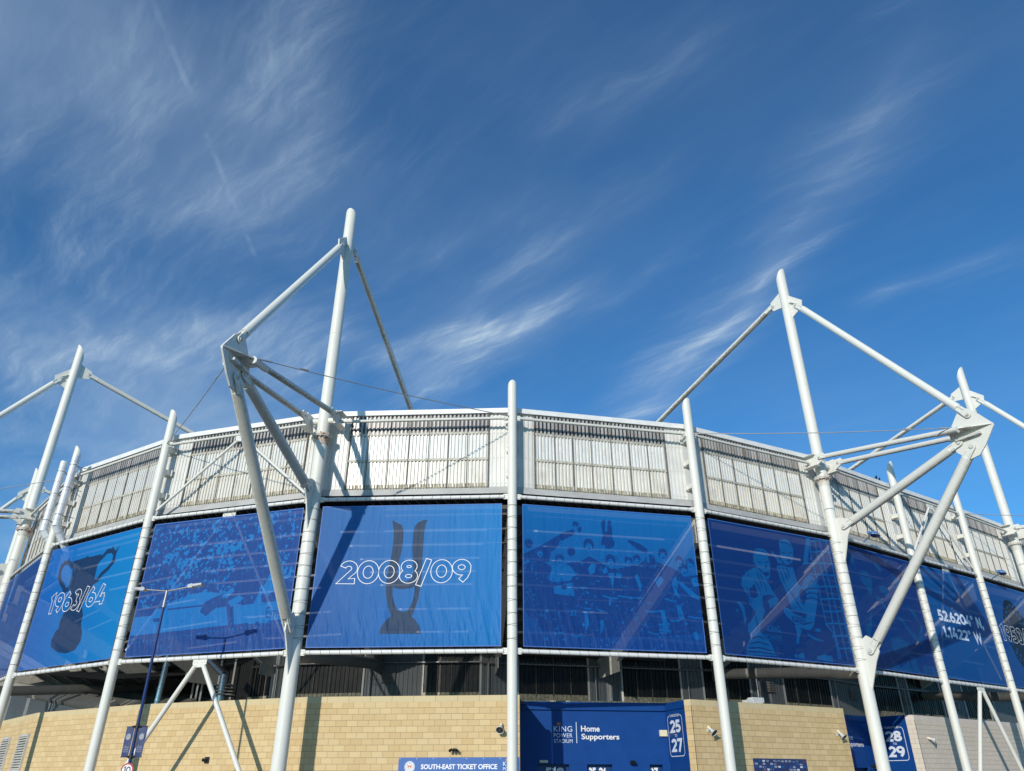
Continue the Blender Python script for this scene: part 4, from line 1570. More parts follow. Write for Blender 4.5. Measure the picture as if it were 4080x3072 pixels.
# celebration
rnd = random.Random(5)
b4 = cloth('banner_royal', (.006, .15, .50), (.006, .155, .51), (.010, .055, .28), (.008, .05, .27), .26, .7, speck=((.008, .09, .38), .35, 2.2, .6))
k4 = cloth('celebration_dark', (.006, .052, .26), (.006, .05, .25), (.009, .047, .245), (.008, .045, .24), .26, .7, speck=((.004, .12, .44), .75, 4.4, .565))
l4 = cloth('celebration_light', (.005, .14, .48), (.005, .145, .50), (.005, .12, .44), (.005, .11, .42), .26, .7, speck=((.004, .06, .27), .8, 5.0, .56))
art = [([(.5, 10.2), (1.2, 10.55), (2.2, 11.2), (3.1, 11.55), (3.1, 11.35), (2.3, 10.9), (1.7, 10.3), (1.6, 9.9), (.5, 9.9)], 2)]
art += [([(.5, 9.7), (.9, 9.95), (1.2, 10.0), (1.7, 9.7), (2.1, 9.75), (2.6, 9.95), (3.0, 10.0), (3.4, 10.25), (3.9, 10.0), (4.35, 9.75), (4.8, 9.8), (5.2, 9.95), (5.6, 10.0), (6.1, 10.3), (6.7, 10.1), (7.2, 9.95), (7.8, 9.6), (8.4, 9.7),
          (8.45, 7.9), (8.2, 7.2), (6.0, 7.0), (3.4, 6.9), (1.2, 7.1), (.5, 7.8)], 2)]
HD = [(1.21, 10.28, .17), (2.08, 10.0, .18), (3.4, 10.69, .22), (4.35, 10.07, .21), (5.18, 10.1, .17), (5.57, 10.2, .16), (6.81, 10.49, .20), (7.56, 10.25, .17), (7.72, 9.85, .2), (8.05, 10.15, .18), (.72, 10.6, .17), (2.6, 10.36, .17), (6.2, 10.15, .22)]
for x, y, r in HD:
    art.append((ell(x, y + r * .3, r * 1.1, r * 1.25, n=14), 2))
for i, (x, y, r) in enumerate(HD):
    if i in (10, 11, 12): continue
    art.append(([(x + r * .72 * math.cos(t), y - .04 + r * 1.0 * math.sin(t) * (1.0 if math.sin(t) < 0 else .75)) for t in [6.283 * q / 12 for q in range(12)]], 3))
    for s in (-1, 1):
        art.append(([(x + s * r * .15, y + r * .25), (x + s * r * .5, y + r * .28), (x + s * r * .48, y + r * .12), (x + s * r * .18, y + r * .1)], 2))
    art.append((ell(x + .02, y - r * .52, r * .3, r * .24, n=8), 2))
art += [([(2.72, 11.6), (2.9, 11.65), (2.96, 11.0), (3.1, 10.5), (2.85, 10.3), (2.7, 10.6), (2.78, 11.2)], 3), ([(2.68, 11.55), (2.98, 11.52), (2.98, 11.72), (2.75, 11.78)], 2)]
tro = [(4.02, 11.75), (4.12, 11.95), (4.22, 11.9), (4.2, 11.4), (4.28, 11.4), (4.34, 11.9), (4.48, 11.92), (4.52, 11.5), (4.5, 11.1), (4.6, 10.95), (4.55, 10.75), (4.05, 10.75), (3.98, 10.95), (4.08, 11.2)]
art += [(tro, 2), ([(3.95, 10.9), (4.6, 10.9), (4.55, 10.72), (4.3, 10.62), (4.0, 10.7)], 2), ([(3.85, 10.2), (4.05, 10.8), (4.15, 10.75), (4.05, 10.15)], 3), ([(4.55, 10.8), (4.75, 10.4), (4.9, 10.15), (4.7, 10.1), (4.5, 10.4)], 3),
        ([(5.2, 11.05), (5.3, 11.1), (5.85, 10.9), (6.1, 10.7), (6.08, 10.5), (5.6, 10.7), (5.25, 10.95)], 2), ([(5.15, 10.3), (5.25, 10.9), (5.32, 10.9), (5.3, 10.3)], 3), ([(6.02, 10.15), (6.05, 10.55), (6.15, 10.55), (6.15, 10.1)], 3)]
art += [([(1.74, 9.77), (2.08, 9.82), (2.47, 9.81), (2.84, 9.44), (2.62, 9.32), (2.53, 9.16), (1.7, 9.06), (1.58, 9.15)], 3), ([(1.77, 8.86), (2.61, 9.09), (2.68, 8.51), (1.8, 8.58)], 3), ([(2.1, 8.95), (2.35, 8.98), (2.32, 8.78), (2.12, 8.78)], 2),
        ([(3.3, 9.7), (3.5, 9.95), (3.7, 9.9), (3.6, 9.55), (3.4, 9.45)], 3), ([(4.2, 9.55), (4.3, 9.3), (4.38, 8.9), (4.45, 9.3), (4.5, 9.6)], 3), ([(3.95, 9.65), (4.15, 9.85), (4.2, 9.6), (4.0, 9.5)], 3), ([(4.6, 9.6), (4.85, 9.55), (4.75, 9.35), (4.5, 9.4)], 3),
        ([(6.3, 9.4), (6.6, 9.55), (6.75, 9.4), (6.6, 9.2), (6.45, 9.05)], 3), ([(7.4, 9.3), (7.55, 9.35), (8.3, 8.75), (8.3, 8.6), (7.9, 8.75)], 3), ([(7.1, 9.25), (7.3, 9.6), (7.4, 9.3), (7.3, 9.0), (7.45, 8.6), (7.2, 8.75)], 3),
        ([(8.0, 9.5), (8.3, 9.6), (8.35, 9.2), (8.1, 9.15)], 3), ([(5.4, 9.5), (5.55, 9.6), (5.7, 9.1), (5.6, 8.8), (5.5, 9.2)], 3)]
for x0, y0, x1, y1 in ((3.9, 8.6, 4.6, 8.5), (4.55, 8.62, 5.7, 8.58), (1.9, 7.05, 2.15, 7.05), (2.5, 6.95, 2.8, 6.9), (3.05, 8.05, 3.4, 8.05), (3.6, 8.05, 3.95, 7.95), (5.8, 8.02, 6.6, 8.1), (6.85, 7.7, 7.3, 7.72), (7.7, 7.9, 8.3, 7.85), (5.8, 7.2, 6.3, 7.1), (6.7, 8.6, 7.25, 8.5)):
    art.append((ribbon([(x0, y0), ((x0 + x1) / 2, (y0 + y1) / 2 - .03), (x1, y1)], .03), 3))
art += [([(6.45, 8.1), (6.65, 8.1), (6.75, 7.2), (6.55, 7.1), (6.5, 7.6)], 3), ([(6.6, 7.6), (6.8, 7.6), (6.78, 7.4), (6.6, 7.4)], 3), ([(7.2, 8.3), (7.4, 8.35), (7.5, 7.8), (7.3, 7.7)], 3), ([(7.8, 7.2), (8.0, 7.3), (8.15, 7.0), (7.9, 6.9)], 3),
        ([(3.05, 7.9), (3.2, 7.95), (3.25, 7.4), (3.1, 7.1)], 3), ([(3.75, 7.6), (3.9, 7.6), (3.85, 7.2), (3.7, 7.0)], 3), ([(4.2, 8.5), (4.32, 8.55), (4.25, 8.2), (4.15, 8.2)], 3)]
for i in range(26):
    x, y = rnd.uniform(.55, 1.05), rnd.uniform(8.2, 10.0)
    art.append((blob(x, y, rnd.uniform(.02, .06), rnd, .6), 3))
for i in range(60):
    x, y = rnd.uniform(1, 8.2), rnd.choice((rnd.uniform(6.5, 7.1), rnd.uniform(7.1, 9.4)))
    art.append((blob(x, y, rnd.uniform(.015, .06), rnd, 1.4, 7), 3))
root, A, d, inn = banner('C2', 'C3', 'royal blue banner of players celebrating with a raised trophy', b4, art, [k4, l4])
words('ONS', 2.05, 2.75, 10.55, 10.85, A - inn * .012, d, UP, 'lettering', l4, root, .03)
words('37', 2.45, 2.75, 7.7, 7.95, A - inn * .012, d, UP, 'lettering', l4, root, .03)
words('22', 6.3, 6.55, 7.25, 7.55, A - inn * .012, d, UP, 'lettering', l4, root, .03)
words('Topps\ntiles', 7.1, 7.5, 9.1, 9.4, A - inn * .012, d, UP, 'lettering', l4, root, .0)
words('FOOTBALL\nLEAGUE', 5.22, 5.52, 7.72, 7.95, A - inn * .012, d, UP, 'lettering', l4, root, .01)

# two players
b5 = cloth('banner_navy', (.004, .038, .215), (.004, .034, .20), (.006, .037, .20), (.004, .034, .19), .26, .3)
l5 = cloth('players_light', (.004, .105, .37), (.004, .105, .37), (.004, .095, .34), (.004, .10, .36), .26, .3, speck=((.005, .04, .22), .8, 2.7, .60))
LIGHT5 = [
    [(2.97, 11.1), (3.13, 11.28), (3.39, 11.37), (3.71, 11.34), (3.9, 11.19), (3.88, 10.93), (3.92, 10.73), (3.88, 10.43), (3.81, 10.16), (3.7, 9.95), (3.55, 9.89), (3.42, 10.01), (3.35, 10.22), (3.27, 10.32), (3.06, 10.44), (2.93, 10.54), (2.88, 10.64), (2.91, 10.81)],
    [(2.15, 9.97), (2.37, 10.14), (2.74, 10.33), (3.05, 10.42), (3.22, 10.28), (3.35, 10.15), (3.52, 9.87), (3.67, 9.67), (3.77, 9.46), (3.92, 9.26), (4.09, 9.07), (3.96, 8.81), (3.49, 8.62), (3.44, 8.86), (3.23, 9.12), (3.08, 8.97), (3.06, 8.61), (3.15, 8.48), (2.95, 8.12), (2.72, 7.76), (2.62, 7.55), (2.92, 7.3), (3.16, 7.12), (3.29, 6.86), (3.33, 6.63), (3.45, 6.54), (1.7, 6.49), (1.71, 6.75), (2.03, 7.23), (1.94, 7.49), (2.0, 7.77), (2.27, 7.99), (2.53, 8.36), (2.23, 8.71), (2.25, 9.03), (2.06, 9.29), (1.94, 9.49), (2.02, 9.78)],
    [(1.49, 8.71), (1.77, 8.71), (1.92, 8.54), (1.94, 7.96), (1.81, 7.75), (1.78, 8.29), (1.64, 8.55)],
    [(1.39, 8.39), (1.56, 8.37), (1.49, 8.23)],
    [(4.71, 11.78), (4.85, 11.95), (5.14, 12.05), (5.41, 12.01), (5.6, 11.78), (5.61, 11.51), (5.51, 11.19), (5.42, 10.95), (5.18, 10.8), (4.96, 10.74), (4.81, 10.76), (4.73, 10.98), (4.68, 11.2), (4.73, 11.51)],
    [(4.33, 10.63), (4.59, 10.7), (4.85, 10.7), (5.09, 10.64), (5.36, 10.71), (5.42, 10.53), (5.45, 10.23), (5.56, 9.87), (5.76, 9.82), (5.87, 10.05), (6.07, 10.26), (6.38, 10.45), (6.63, 10.4), (6.79, 10.19), (6.78, 9.85), (6.7, 9.47), (6.52, 9.01), (6.28, 8.48), (6.06, 8.03), (5.8, 7.84), (5.46, 7.84), (5.08, 7.92), (4.74, 8.13), (4.44, 8.32), (4.29, 8.52), (4.39, 8.74), (4.58, 8.72), (4.86, 8.64), (4.74, 8.99), (4.68, 9.34), (4.6, 9.62), (4.43, 9.97), (4.36, 10.33)],
    [(4.85, 8.0), (5.09, 7.95), (5.23, 7.76), (5.01, 7.46), (4.89, 7.18), (4.74, 7.17), (4.9, 7.59)],
    [(5.52, 7.71), (5.79, 7.59), (6.16, 7.48), (6.55, 7.42), (6.49, 7.38), (6.04, 7.41), (5.63, 7.54)],
    [(6.17, 7.96), (6.49, 7.94), (6.4, 7.79), (6.08, 7.81)],
    [(4.77, 6.69), (5.09, 6.82), (5.12, 6.51), (4.74, 6.56)],
    [(5.9, 6.7), (6.38, 6.8), (6.88, 6.76), (6.91, 6.52), (5.91, 6.53)],
    [(4.48, 6.67), (4.68, 6.72), (4.69, 6.55), (4.5, 6.55)],
    [(4.13, 11.32), (4.27, 11.29), (4.48, 11.06), (4.74, 10.9), (4.76, 10.77), (4.41, 10.79), (4.42, 10.95), (4.15, 11.17)],
    [(6.71, 12.42), (6.98, 12.44), (6.73, 11.77), (6.43, 11.03), (6.07, 10.87), (6.33, 11.48)],
]
DARK5 = [
    [(3.38, 10.26), (3.53, 10.24), (3.76, 10.3), (3.75, 10.15), (3.6, 10.04), (3.44, 10.1)],
    [(5.03, 10.98), (5.2, 10.91), (5.35, 11.02), (5.25, 11.1)],
    [(2.36, 9.35), (2.57, 9.48), (2.75, 9.64), (2.83, 9.37), (2.87, 9.09), (2.61, 8.96), (2.38, 9.0)],
    [(5.49, 9.57), (5.74, 9.74), (5.96, 9.62), (5.92, 9.25), (5.63, 8.93), (5.5, 9.2)],
    [(4.81, 8.63), (5.74, 8.58), (5.67, 8.36), (4.92, 8.49)],
    [(3.11, 9.11), (3.52, 9.22), (3.9, 9.19), (3.57, 9.02), (3.19, 8.8)],
    [(3.78, 9.94), (3.82, 9.61), (4.0, 9.42), (3.9, 9.7)],
]
FOLD5 = [
    [(3.0, 11.12), (3.32, 11.26), (3.64, 11.22), (3.86, 11.06)],
    [(4.82, 11.83), (5.2, 11.86), (5.6, 11.72)],
    [(3.17, 10.69), (3.41, 10.69)],
    [(3.61, 10.71), (3.86, 10.79)],
    [(4.84, 11.34), (5.07, 11.33)],
    [(5.25, 11.35), (5.53, 11.43)],
    [(3.65, 10.64), (3.68, 10.49), (3.51, 10.44)],
    [(5.18, 11.26), (5.17, 11.12), (5.06, 11.08)],
    [(2.9, 10.64), (2.93, 10.54), (3.05, 10.43), (3.27, 10.31), (3.37, 10.21)],
    [(4.73, 10.99), (4.83, 10.78), (4.98, 10.75)],
    [(4.46, 10.57), (4.58, 10.21), (4.67, 9.85)],
    [(4.71, 10.61), (4.83, 10.28), (4.89, 10.02)],
    [(4.93, 10.61), (5.0, 10.41), (5.06, 10.12)],
    [(5.75, 9.6), (6.21, 9.79), (6.74, 9.81)],
    [(5.81, 9.44), (6.26, 9.59), (6.72, 9.56)],
    [(5.92, 9.27), (6.31, 9.36), (6.65, 9.3)],
    [(6.2, 9.94), (6.52, 10.19), (6.73, 10.19)],
    [(5.06, 9.45), (5.25, 9.04), (5.47, 8.7)],
    [(4.89, 9.58), (5.14, 9.17)],
    [(4.95, 8.19), (5.41, 8.05), (6.05, 8.21)],
    [(2.23, 9.45), (2.29, 9.03), (2.32, 8.72)],
    [(3.0, 10.18), (3.12, 9.83), (3.19, 9.48)],
    [(3.18, 10.13), (3.36, 9.71), (3.46, 9.36)],
    [(2.83, 9.8), (3.06, 9.32)],
    [(1.93, 6.96), (2.5, 7.07), (3.03, 6.98)],
    [(1.8, 6.76), (2.45, 6.83), (3.17, 6.75)],
    [(2.06, 7.17), (2.45, 7.3), (2.9, 7.23)],
    [(2.47, 8.28), (2.54, 7.95), (2.58, 7.68)],
    [(1.77, 6.62), (2.5, 6.66), (3.33, 6.61)],
]
NET5 = [
    [(6.89, 12.39), (6.76, 11.3), (6.86, 10.47), (6.87, 9.34), (6.92, 8.18), (7.32, 7.78), (7.31, 6.65)],
    [(7.21, 12.39), (7.23, 11.44), (7.35, 10.29), (7.41, 9.39), (7.35, 8.07), (7.46, 6.66)],
    [(7.59, 12.36), (7.59, 11.17), (7.7, 10.02), (7.79, 8.83), (7.81, 7.82), (7.88, 6.65)],
    [(8.03, 12.38), (8.13, 11.16), (8.15, 10.07), (8.21, 9.17), (8.22, 8.14), (8.19, 6.99)],
    [(6.77, 12.13), (7.46, 12.28), (8.36, 12.34)],
    [(6.73, 11.6), (7.52, 11.73), (8.36, 11.78)],
    [(6.26, 10.97), (7.36, 11.14), (8.31, 11.19)],
    [(6.39, 10.49), (7.42, 10.57), (8.31, 10.63)],
    [(6.82, 9.93), (7.7, 10.04), (8.43, 10.1)],
    [(6.88, 9.35), (7.64, 9.45), (8.41, 9.49)],
    [(6.83, 8.78), (7.57, 8.83), (8.4, 8.93)],
    [(6.87, 8.21), (7.63, 8.29), (8.38, 8.31)],
    [(7.13, 7.66), (7.89, 7.74), (8.43, 7.79)],
    [(7.29, 7.14), (7.93, 7.17), (8.37, 7.23)],
]
art = [(q, 2) for q in LIGHT5] + [(q, 1) for q in DARK5] + [(ribbon(q, .022 if i < 10 else .03), 1) for i, q in enumerate(FOLD5)]
art += [(ribbon(q, .036), 2) for q in NET5]
for q in NET5[:4]:
    for x, y in q[1:-1]:
        art.append((blob(x, y, .07, rnd), 2))
root, A, d, inn = banner('C3', 'M2', 'navy banner of two embracing players beside a goal net', b5, art, [l5])
words('KING', 3.1, 3.9, 7.55, 7.85, A - inn * .012, d, UP, 'lettering', l5, root, .02)
words('POWER', 2.85, 3.9, 7.2, 7.45, A - inn * .012, d, UP, 'lettering', l5, root, .0)
words('KING', 4.75, 5.6, 8.12, 8.4, A - inn * .014, d, UP, 'lettering', b5, root, .02)

# banner behind the right strut
rnd = random.Random(9)
b6 = cloth('banner_deep_blue', (.005, .040, .235), (.005, .038, .23), (.004, .045, .24), (.004, .036, .22), .26, .25)
l6 = cloth('deep_blue_light', (.004, .085, .32), (.004, .08, .30), (.004, .075, .28), (.004, .075, .28), .26, .25, speck=((.004, .045, .23), .8, 2.4, .57))
art = [([(.5, 12.2), (1.0, 12.3), (1.3, 11.8), (1.2, 11.3), (.9, 11.7), (.6, 11.4)], 2), ([(1.5, 10.9), (1.7, 11.2), (2.3, 11.2), (2.5, 10.8), (2.4, 10.3), (2.1, 9.9), (1.9, 10.4), (1.6, 10.5)], 2), (ribbon([(1.6, 10.95), (2.0, 10.9), (2.4, 11.0)], .05), 1),
       (blob(3.4, 11.6, .25, rnd), 2), (blob(3.5, 10.4, .33, rnd), 2), (blob(4.9, 10.9, .42, rnd), 2), (blob(3.0, 12.0, .12, rnd), 2), (blob(4.2, 11.9, .2, rnd), 2), (blob(5.9, 11.2, .2, rnd), 2), (blob(4.1, 9.9, .14, rnd), 2),
       ([(2.4, 10.0), (2.9, 9.7), (3.4, 9.0), (3.9, 8.7), (3.6, 9.2), (2.9, 10.0)], 2), ([(4.1, 9.2), (4.5, 8.9), (5.2, 8.2), (5.9, 7.9), (6.3, 8.3), (6.5, 9.0), (6.2, 8.9), (5.8, 8.3), (5.2, 8.5), (4.6, 9.1)], 2), ([(5.3, 9.9), (6.0, 9.6), (6.3, 9.0), (5.9, 9.2)], 2),
       ([(.9, 8.3), (1.3, 8.5), (1.9, 9.3), (1.7, 8.6), (1.2, 7.8)], 2), ([(3.0, 8.0), (3.8, 8.1), (4.6, 7.9), (4.5, 7.2), (3.0, 7.3)], 2), ([(2.6, 7.0), (3.4, 6.6), (4.2, 7.0), (4.4, 6.5), (2.7, 6.45)], 2), ([(4.4, 7.2), (4.9, 7.3), (5.1, 6.5), (4.5, 6.5)], 2),
       ([(5.5, 6.9), (6.6, 6.9), (6.7, 6.45), (5.4, 6.45)], 2)]
root, A, d, inn = banner('M2', 'C4', 'deep blue banner with faint figures behind the thick strut', b6, art, [l6])
words('35', 5.75, 6.3, 6.5, 6.8, A - inn * .012, d, UP, 'lettering', b6, root, .02)

# coordinates
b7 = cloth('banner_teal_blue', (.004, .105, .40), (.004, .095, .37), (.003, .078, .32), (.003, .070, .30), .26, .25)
banner('C4', 'C5', 'plain blue banner lettered with map coordinates 52.6204\u00b0 N, 1.1422\u00b0 W', b7, [], [], ['52.6204\u00b0 N,', '1.1422\u00b0 W'], [(1.12, 5.85, 9.42, 10.02), (1.22, 5.2, 8.56, 9.14)], False)

# 1953
b8 = cloth('banner_blue_left', (.004, .085, .36), (.004, .12, .45), (.004, .060, .28), (.004, .085, .36), .26, .25)
g8 = cloth('shield_navy', (.006, .016, .05), (.006, .016, .05), (.006, .016, .05), (.006, .016, .05), .26, .25)
egg = [(2.0, 11.0), (2.35, 11.45), (2.8, 11.6), (3.3, 11.55), (3.9, 11.2), (4.5, 10.6), (4.9, 9.6), (4.8, 8.5), (4.2, 7.6), (3.3, 7.2), (2.5, 7.45), (1.9, 8.0), (1.55, 8.8), (1.5, 9.6), (1.65, 10.4)]
art = [(egg, 2)]
for i in range(22):
    t = 2 * math.pi * i / 22
    for k in (.86, .7):
        x, y = 3.2 + 1.62 * k * math.cos(t), 9.4 + 2.15 * k * math.sin(t)
        art.append(([(x - .08, y + .1), (x + .08, y + .1), (x + .08, y - .02), (x, y - .12), (x - .08, y - .02)], 1))
banner('C5', 'M3', 'blue banner lettered 1953/54 over a dark studded oval, cut by the right edge', b8, art, [g8], '1953/54', (.75, 5.6, 8.98, 9.9))
for q0, q1, q2 in (('Z1', 'M0', 'plain blue banner on the far side of the left edge mast'), ('Z2', 'Z1', 'plain blue banner two bays beyond the left edge mast')):
    banner(q0, q1, q2, b7)
# dark one at the left edge
b0 = cloth('banner_slate_blue', (.016, .05, .24), (.016, .06, .27), (.012, .05, .24), (.012, .05, .24), .26, .3)
l0 = cloth('slate_blue_light', (.008, .085, .34), (.008, .085, .34), (.008, .10, .40), (.008, .10, .40), .26, .3)
rnd = random.Random(21)
art = [(q, 2) for i in range(30) for q in scat(rnd, rnd.uniform(1.2, 8.4), rnd.uniform(8.6, 11.5), .16, 3)]
for i in range(16):
    x = 1.0 + i * .48
    art.append(([(x, 8.2), (x + .2, 8.3), (x + .22, 7.0), (x + .02, 6.9)], 2))
banner('M0', 'C0', 'dark slate blue banner cut off by the left edge', b0, art, [l0])

# ---------------------------------------------------------------- guy cables from the knees to the column heads
def cable(label, p0, p1):
    p0, p1 = V(p0), V(p1)
    pts = [p0.lerp(p1, i / 8) - UP * .10 * math.sin(math.pi * i / 8) for i in range(9)]
    mb = MB()
    for a, b in zip(pts, pts[1:]): mb.tube(a, b, .021, .021, 6, False)
    d = (p1 - p0).normalized()
    mb.tube(p0, p0 + d * .5, .034, .034, 8)
    mb.tube(p0 + d * 1.6, p0 + d * 1.95, .034, .034, 8)
    mb.tube(p1 - d * .4, p1, .034, .034, 8)
    o = mb.build('guy_cable', M['cable'])
    tag(o, label, 'cable', 'guy cables of the mast frames')


def knee(k, l):
    out = -MIT[k].normalized()
    t = V((-out.y, out.x, 0))
    if t.x < 0: t = -t
    return N[k] + out * 7.35 + t * l + UP * 15.66


def head(k, l):
    out = -MIT[k].normalized()
    t = V((-out.y, out.x, 0))
    if t.x < 0: t = -t
    return N[k] + out * .12 + t * l + UP * 16.55


cable('thin cable from the left knee plate down to the column left of the crowd banner', knee('M1', -.62), head('C1', .16))
cable('thin cable from the left knee plate to the upright middle column', knee('M1', .62), head('C2', -.16))
cable('thin cable from the right knee plate to the column left of the two players banner', knee('M2', -.62), head('C3', .16))
cable('thin cable from the right knee plate to the column left of the coordinates banner', knee('M2', .62), head('C4', -.16))
cable('thin cable at the left edge, reaching the column behind the flues', knee('M0', .62), head('C0', -.16))
cable('thin cable at the right edge, leaving the column right of the coordinates banner', knee('M3', -.62), head('C5', .16))

# ---------------------------------------------------------------- street lamp with its hanging flags and speed sign
J = V((-13.455, 29.28, 8.22))
base = V((J.x, J.y, 0))
root = thing('street_lamp', 'tall blue street lamp with two lantern arms in front of the crowd banner', 'street lamp', base)
mb = MB()
mb.tube(base, base + UP * 1.2, .085, .085, 16)
mb.tube(base + UP * 1.2, base + UP * 7.62, .062, .045, 16)
pole = mb.build('pole', M['bluepole'], root)
mb = MB()
mb.tube(base + UP * 7.6, base + UP * 7.85, .058, .058, 16)
mb.tube(base + UP * 7.85, base + UP * 8.25, .048, .048, 16)
mb.build('sleeve', M['galv'], root)
mb = MB()
mb.tube(base + UP * 8.23, base + UP * 8.27, .05, .05, 12)
mb.build('cap', M['black'], root)
for e, s in ((V((-14.913, 29.599, 8.38)), -1), (V((-11.99, 28.96, 8.40)), 1)):
    d = (e - J).normalized()
    L = (e - J).length
    side = d.cross(UP).normalized()
    up2 = side.cross(d).normalized()
    mb = MB()
    mb.tube(J, J + d * (L - .55), .028, .028, 10)
    arm = mb.build('arm', M['galv'], root)
    h = MB()
    o = J + d * (L - .58)
    prof = [(0, .0), (.06, .07), (.2, .085), (.22, .055), (.60, .03), (.62, -.005), (.6, -.03), (.24, -.035), (.2, -.07), (.06, -.06)]
    h.prism([(x, y) for x, y in prof], o, d, up2, side * .26)
    for q in range(5):
        h.box(o + d * (.28 + q * .065) + up2 * .055, d, side, up2, .008, .10, .012)
    hd = h.build('lantern', M['galv'], arm)
    h = MB()
    h.box(o + d * .42 - up2 * .036, d, side, up2, .16, .1, .012)
    h.build('lens', M['lens'], hd)
for z in (3.40, 2.43):
    mb = MB()
    mb.tube(base + UP * (z - .05), base + UP * (z + .05), .085, .085, 14)
    mb.tube(base + UP * (z + .06), base + UP * (z + .10), .07, .07, 14)
    fx = V((.97, -.22, 0)).normalized()
    for s in (-1, 1):
        mb.tube(base + UP * z + fx * s * .06, base + UP * z + fx * s * .17, .022, .018, 8)
        mb.tube(base + UP * (z + .02) + fx * s * .06 - V((0, .09, 0)), base + UP * (z + .02) + fx * s * .16 - V((0, .09, 0)), .02, .02, 8)
    mb.build('flag_clamp', M['black'], root)
for s, lab in ((-1, 'narrow navy pole flag hanging left of the street lamp pole'), (1, 'narrow navy pole flag hanging right of the street lamp pole')):
    fx = V((.97, -.22, 0)).normalized()
    fo = V((fx.y, -fx.x, 0))
    fo = fo if fo.y < 0 else -fo
    c = base + fx * s * .27
    fr = thing('pole_flag', lab, 'flag', c + UP * 2.4, 'pole flags on the street lamp')
    mb = MB()
    n = 10
    for i in range(n):
        for j in range(6):
            z0, z1 = 2.44 + .96 * i / n, 2.44 + .96 * (i + 1) / n
            x0, x1 = -.15 + .3 * j / 6, -.15 + .3 * (j + 1) / 6
            w = lambda x, z: fo * .015 * math.sin(9 * x + 3 * z)
            mb.face([c + fx * x0 + UP * z0 + w(x0, z0), c + fx * x1 + UP * z0 + w(x1, z0), c + fx * x1 + UP * z1 + w(x1, z1), c + fx * x0 + UP * z1 + w(x0, z1)], None, 0, True)
    mb.build('flag_cloth', M['flagblue'], fr)
    mb = MB()
    for z in (2.43, 3.41):
        mb.tube(c - fx * .17 + UP * z, c + fx * .17 + UP * z, .012, .012, 8)
    mb.build('flag_rod', M['flagblue'], fr)
    crest(c + fo * .022, fx, UP, (0, 3.08), .105, fr, True)
    king_power(c + fo * .0, fx, fo, -.10, .10, 2.58, .30, fr, M['dim'], M['gold'], .022)
# speed sign
c = base + V((.0, -.09, 2.02))
sr = thing('speed_sign', 'round red ringed 10 speed limit sign on the street lamp pole', 'sign', c)
mb = MB()
mb.tube(c + V((0, .008, 0)), c + V((0, -.004, 0)), .225, .225, 40)
mb.build('disc', M['red'], sr)
mb = MB()
mb.tube(c + V((0, 0, 0)), c + V((0, -.008, 0)), .172, .172, 40)
mb.build('disc', M['signwhite'], sr)
sheet_art([(q, 0) for q in number('10', -.115, .12, -.10, .115, .10, .08)], [M['black']], c + V((0, -.012, 0)), V((1, 0, 0)), UP, 'numerals', sr)
mb = MB()
mb.box(c + V((0, .045, .06)), (1, 0, 0), (0, 1, 0), UP, .07, .035, .02)
mb.build('clip', M['galv'], sr)


# ---------------------------------------------------------------- loudspeakers, cameras and lamps on the walls
def horn(label, W0, W1, u, z, aim):
    P0, d, out, L = plane(W0, W1)
    p = P0 + d * u + UP * z
    root = thing('horn_loudspeaker', label, 'loudspeaker', p, 'horn loudspeakers on the block walls')
    a = V(aim).normalized()
    b0 = p + out * .20
    mb = MB()
    mb.tube(b0 - a * .20, b0 - a * .05, .055, .06, 14)
    o = mb.build('driver', M['cream'], root)
    mb = MB()
    rs = [(-.05, .055), (.02, .062), (.10, .082), (.17, .12), (.20, .155)]
    for (x0, r0), (x1, r1) in zip(rs, rs[1:]):
        mb.tube(b0 + a * x0, b0 + a * x1, r0, r1, 22, False)
    mb.ring(b0 + a * .20, a, .155, .009, 22, 6)
    mb.build('horn', M['horn'], root)
    mb = MB()
    mb.tube(b0 + a * .19, b0 + a * .12, .148, .05, 22)
    mb.build('throat', M['hornin'], root)
    mb = MB()
    mb.tube(b0 + a * .10, b0 + a * .19, .035, .045, 12)
    mb.build('phase_plug', M['horn'], root)
    mb = MB()
    mb.beam(p, b0 - a * .02, .05, .03)
    mb.box(p + out * .012, d, out, UP, .06, .012, .08)
    mb.build('bracket', M['horn'], root)


horn('pale horn loudspeaker on the tan wall beside the upright middle column', W_[3], W_[4], 8.08, 3.56, (-.15, -.75, -.62))
horn('pale horn loudspeaker on the tan wall just right of turnstiles 25 to 27', (7.55, 33.95), (15.74, 38.37), .78, 3.58, (.45, -.55, -.62))
horn('pale horn loudspeaker on the tan wall just left of turnstiles 28 to 29', (7.55, 33.95), (15.74, 38.37), 8.6, 3.62, (.42, -.45, -.70))
horn('pale horn loudspeaker on the pale pinkish wall', (20.94, 42.25), (30.2, 48.45), .85, 3.62, (.75, -.35, -.30))

P0, d, out, L = plane(W_[3], W_[4])
p = P0 + d * 6.24 + UP * 2.78
root = thing('cctv_camera', 'small black camera cluster above the ticket office sign', 'camera', p)
mb = MB()
mb.tube(p, p + out * .12, .05, .05, 12)
mb.build('mount', M['black'], root)
for q in (-1, 0, 1):
    mb = MB()
    c = p + out * .14 + d * q * .085
    mb.tube(c, c + out * .10 + d * q * .05 - UP * .05, .045, .055, 14)
    mb.ring(c + out * .10 + d * q * .05 - UP * .05, out, .05, .01, 14, 6)
    mb.build('camera_head', M['black'], root)
P0, d, out, L = plane(W_[2], W_[3])
p = P0 + d * 4.35 + UP * 2.46
root = thing('wall_spotlight', 'small black spotlight on the tan wall left of the tall mast foot', 'lamp', p)
mb = MB()
mb.box(p + out * .02, d, out, UP, .11, .02, .12)
mb.build('back_plate', M['black'], root)
mb = MB()
mb.tube(p + out * .04, p + out * .13 - d * .05, .055, .06, 16)
